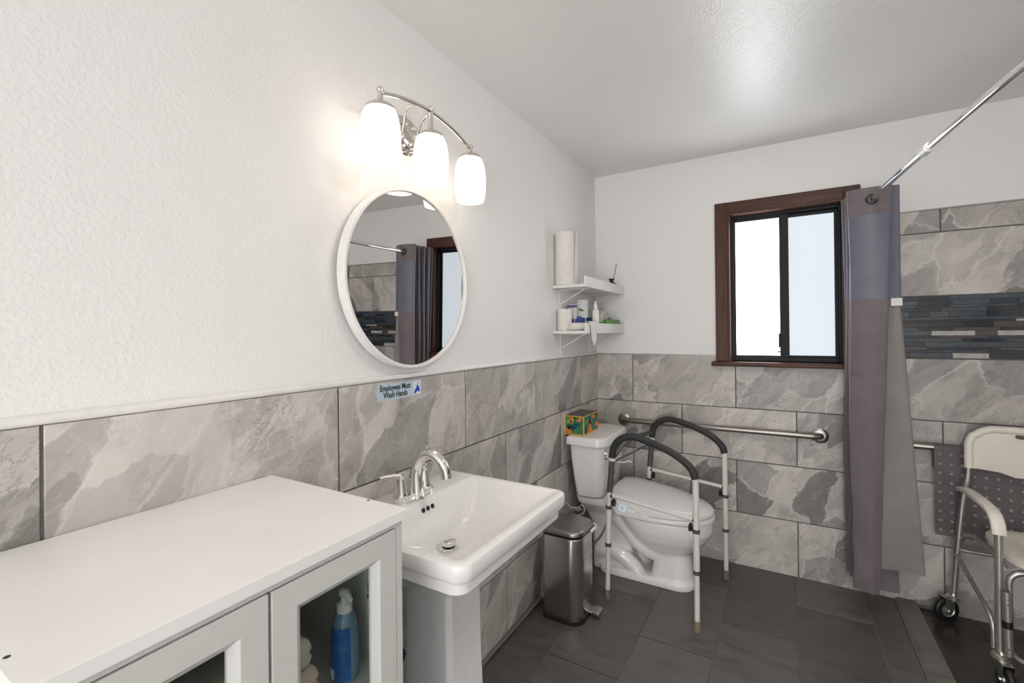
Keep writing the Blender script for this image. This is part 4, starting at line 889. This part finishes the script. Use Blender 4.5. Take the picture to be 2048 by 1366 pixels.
# ============================================================ SHOWER COMMODE CHAIR
XC = 2.05
ch = thing('shower_chair', 'wheeled white plastic shower chair with grey aluminium frame in the shower', 'shower chair', (XC, 2.7, -.017))
def mx(pts, s): return [(p[0] if s < 0 else 2*XC-p[0], p[1], p[2]) for p in pts]
ZF = -.017
for s in (-1, 1):
    ob('rear_leg', G().tube(spline(mx([(1.791, 2.935, .105), (1.798, 2.935, .20), (1.807, 2.932, .336), (1.827, 2.930, .576), (1.843, 2.926, .68), (1.846, 2.925, .74)], s), 4), .0128, 14), M['alum'], ch, smooth=60)
    ob('front_leg', G().tube(mx([(1.822, 2.50, .105), (1.822, 2.50, .60)], s), .0130, 14), M['alum'], ch, smooth=60)
    pth = spline(mx([(1.827, 2.945, .622), (1.825, 2.86, .640), (1.822, 2.74, .650), (1.820, 2.62, .655), (1.820, 2.54, .648), (1.820, 2.50, .622), (1.821, 2.488, .580)], s), 6)
    g = G(); rings = []
    for i, p in enumerate(pth):
        a = pth[max(0, i-1)]; b = pth[min(len(pth)-1, i+1)]; t = (b-a).normalized(); nr = Vector((0, -t.z, t.y)); nr = nr if nr.z >= 0 or abs(t.z) > .7 else -nr
        if nr.y > 0 and abs(t.z) > .7: nr = -nr
        hw = .022; th = .013
        rings.append([tuple(p+Vector((hw*math.copysign(abs(math.cos(q_))**.6, math.cos(q_)), 0, 0))+nr*th*math.copysign(abs(math.sin(q_))**.7, math.sin(q_))) for q_ in [2*math.pi*k/16 for k in range(16)]])
    ob('armrest', g.loft(rings), M['chairw'], ch, smooth=60)
    ob('diagonal_brace', G().tube(spline(mx([(1.802, 2.925, .318), (1.802, 2.83, .300), (1.804, 2.68, .272), (1.806, 2.56, .248), (1.808, 2.522, .215), (1.808, 2.515, .16), (1.808, 2.515, .125)], s), 5), .0085, 10), M['alum'], ch, smooth=60)
    ob('seat_tube', G().tube(spline(mx([(1.818, 2.925, .375), (1.828, 2.905, .415), (1.842, 2.83, .440), (1.852, 2.70, .444), (1.852, 2.56, .444), (1.838, 2.51, .444)], s), 5), .0095, 10), M['alum'], ch, smooth=60)
    sock = ob('footrest_socket', G().loft([[(p[0]+r*math.cos(a), p[1]+r*math.sin(a), p[2]) for a in [2*math.pi*k/14 for k in range(14)]] for p, r in ((mx([(1.838, 2.470, .130)], s)[0], .0135), (mx([(1.832, 2.468, .375)], s)[0], .0135), (mx([(1.832, 2.468, .375)], s)[0], .0118), (mx([(1.834, 2.469, .20)], s)[0], .0118))], cap1=True), M['alum'], ch, smooth=40)
    ob('clip', G().tube(mx([(1.8355, 2.469, .235), (1.835, 2.469, .262)], s), .0146, 14), M['blackp'], sock, smooth=40)
    for z in (.33, .16): ob('bolt', G().lathe([(.0045, -.0165), (.0045, -.013)], (mx([(1.834, 2.469, 0)], s)[0][0], 2.469, z), 10, 'y'), M['chrome'], sock)
    for y, x, z in ((2.925, 1.812, .35), (2.93, 1.817, .40), (2.945, 1.795, .165)): ob('bolt', G().lathe([(.005, -.018), (.005, -.012)], (mx([(x, y, 0)], s)[0][0], y, z), 10, 'y'), M['chrome'], ch)
    ob('handle_tube', G().tube(mx([(1.846, 2.925, .735), (1.852, 2.925, .86)], s), .0120, 12), M['alum'], ch, smooth=60)
    # casters
    for (x, y, wx, wy, ang) in ((1.791, 2.935, 1.768, 2.945, 28), (1.824, 2.497, 1.828, 2.462, 96)):
        X = mx([(x, y, 0)], s)[0][0]; WX = mx([(wx, wy, 0)], s)[0][0]; A = ang if s < 0 else 180-ang
        cs = ob('caster_plate', G().lathe([(.027, .098), (.030, .100), (.030, .104), (.024, .107), (.027, .110), (.027, .113), (.016, .117), (.0135, .128)], (X, y, 0), 24), M['zinc'], ch, smooth=40)
        mw = Matrix.Translation((WX, wy, ZF+.055)) @ Matrix.Rotation(R_(A-90), 4, 'Z')   # wheel axle along local x
        fk = G()
        for e_ in (-1, 1):
            fk.loft([[(e_*.0185+d, yy, zz) for yy, zz in ((-.012, -.012), (.012, -.012), (.024, .030), (.018, .062), (-.018, .062), (-.016, .03))] for d in (-.0012, .0012)])
        fk.box(-.019, .019, -.018, .018, .0595, .062)
        ob('fork', fk.xf(mw), M['zinc'], cs)
        wh = ob('wheel', G().lathe([(.030, -.012), (.046, -.013), (.053, -.009), (.055, 0), (.053, .009), (.046, .013), (.030, .012)], (0, 0, 0), 36, 'x', cap0=False, cap1=False).xf(mw), M['blackp'], cs, smooth=60)
        ob('wheel_hub', G().lathe([(.012, -.0150), (.014, -.010), (.027, -.008), (.031, -.012), (.031, .012), (.027, .008), (.014, .010), (.012, .0150)], (0, 0, 0), 28, 'x').xf(mw), M['alum'], cs, smooth=40)
        ob('axle_nut', G().lathe([(.006, -.024), (.006, .024)], (0, 0, 0), 8, 'x').xf(mw), M['chrome'], cs)
loop = []
for cx, cz, a0 in ((1.905, .385, 90), (1.905, .133, 180), (2*XC-1.905, .133, 270), (2*XC-1.905, .385, 0)):
    for k in range(7):
        a = R_(a0+90*k/6); loop.append((cx+.047*math.cos(a), 2.530, cz+.047*math.sin(a)))
ob('front_loop', G().tube(loop, .0115, 12, closed=True), M['alum'], ch, smooth=60)
ob('rear_crossbar', G().tube([(1.808, 2.937, .336), (2*XC-1.808, 2.937, .336)], .009, 10), M['alum'], ch, smooth=60)
n = 48
def so(x0, x1, y0, y1, pw, z, n=48):
    return [((x0+x1)/2+(x1-x0)/2*math.copysign(abs(math.cos(a))**pw, math.cos(a)), (y0+y1)/2+(y1-y0)/2*math.copysign(abs(math.sin(a))**pw, math.sin(a)), z) for a in [2*math.pi*k/n for k in range(n)]]
ob('seat', G().loft([so(1.866, 2.234, 2.455, 2.885, .55, .456), so(1.858, 2.242, 2.447, 2.893, .55, .462), so(1.860, 2.240, 2.449, 2.891, .55, .476), so(1.875, 2.225, 2.465, 2.875, .58, .482), so(1.95, 2.15, 2.56, 2.81, .85, .472), so(1.965, 2.135, 2.575, 2.795, .9, .462), so(1.965, 2.135, 2.575, 2.795, .9, .452)], closed=True), M['chairw'], ch, smooth=50)
# backrest with carry slot
yb0 = 2.912
def backline(n=72):
    out = []; x0, x1, zt, zb = 1.829, 2*XC-1.829, .932, .738
    pts = []
    for cx, cz, a0 in ((x1-.10, zt-.10, 0), (x0+.10, zt-.10, 90)):
        for k in range(9):
            a = R_(a0+90*k/8); pts.append((cx+.10*math.cos(a), cz+.10*math.sin(a)))
    pts += [(x0, zb+.05), (x0, zb), (x0+.05, zb-.003), (x0+.12, zb-.012), (XC-.05, zb-.03), (XC+.05, zb-.03), (x1-.12, zb-.012), (x1-.05, zb-.003), (x1, zb), (x1, zb+.05)]
    return pts
BL = backline(); SCz = .893
slot = []
for x, z in BL:
    a = math.atan2((z-SCz)*2.2, (x-XC)); slot.append((XC+.05*math.copysign(abs(math.cos(a))**.6, math.cos(a)), SCz+.0125*math.copysign(abs(math.sin(a))**.8, math.sin(a))))
def crv(x): return .022*((x-XC)/.22)**2
def ringy(P, y): return [(x, y-crv(x)+.012, z) for x, z in P]
bkr = ob('backrest', G().loft([ringy(BL, yb0+.006), ringy(BL, yb0-.004), ringy([(XC+(x-XC)*.97, .84+(z-.84)*.95) for x, z in BL], yb0-.006), ringy(slot, yb0-.006), ringy(slot, yb0+.006)], closed=True), M['chairw'], ch, smooth=45)
rimp = [(BL[i][0], yb0-crv(BL[i][0])+.012, BL[i][1]-(.012 if BL[i][1] > .9 else 0)) for i in range(18)]
rimp = [(2*XC-1.843, yb0-.008, .738)]+[(XC+(x-XC)*.94, y, z) for x, y, z in rimp]+[(1.843, yb0-.008, .738)]
ob('rolled_edge', G().tube(rimp, .0165, 14), M['chairw'], bkr, smooth=60)
for k in range(4):
    for s in (-1, 1): ob('rib', G().box(mx([(1.872+k*.014, 0, 0)], s)[0][0]-.002, mx([(1.872+k*.014, 0, 0)], s)[0][0]+.002, yb0-crv(1.872+k*.014)+.0035-.002, yb0-crv(1.872+k*.014)+.0065, .748, .783-k*.006), M['chairw'], bkr, bevel=.001)

# ============================================================ FLOOR CABLE
fc2 = thing('floor_cable', 'grey cable running along the foot of the left wall to a plug behind the bin', 'cable', (.02, 1.8, 0))
ob('cable', G().tube(spline([(.16, 1.30, .008), (.08, 1.40, .008), (.030, 1.52, .008), (.018, 1.62, .010), (.018, 1.75, .012), (.018, 1.88, .014), (.018, 1.98, .016), (.020, 2.03, .020)], 6), .0075, 10), M['greycable'], fc2, smooth=180)
ob('plug', G().tube([(.020, 2.03, .020), (.022, 2.06, .024), (.022, 2.10, .028)], [.0075, .011, .011], 10), M['rubber'], fc2, smooth=60)
ob('plug_tip', G().tube([(.022, 2.10, .028), (.022, 2.125, .03)], .012, 10), M['cable'], fc2, smooth=60)
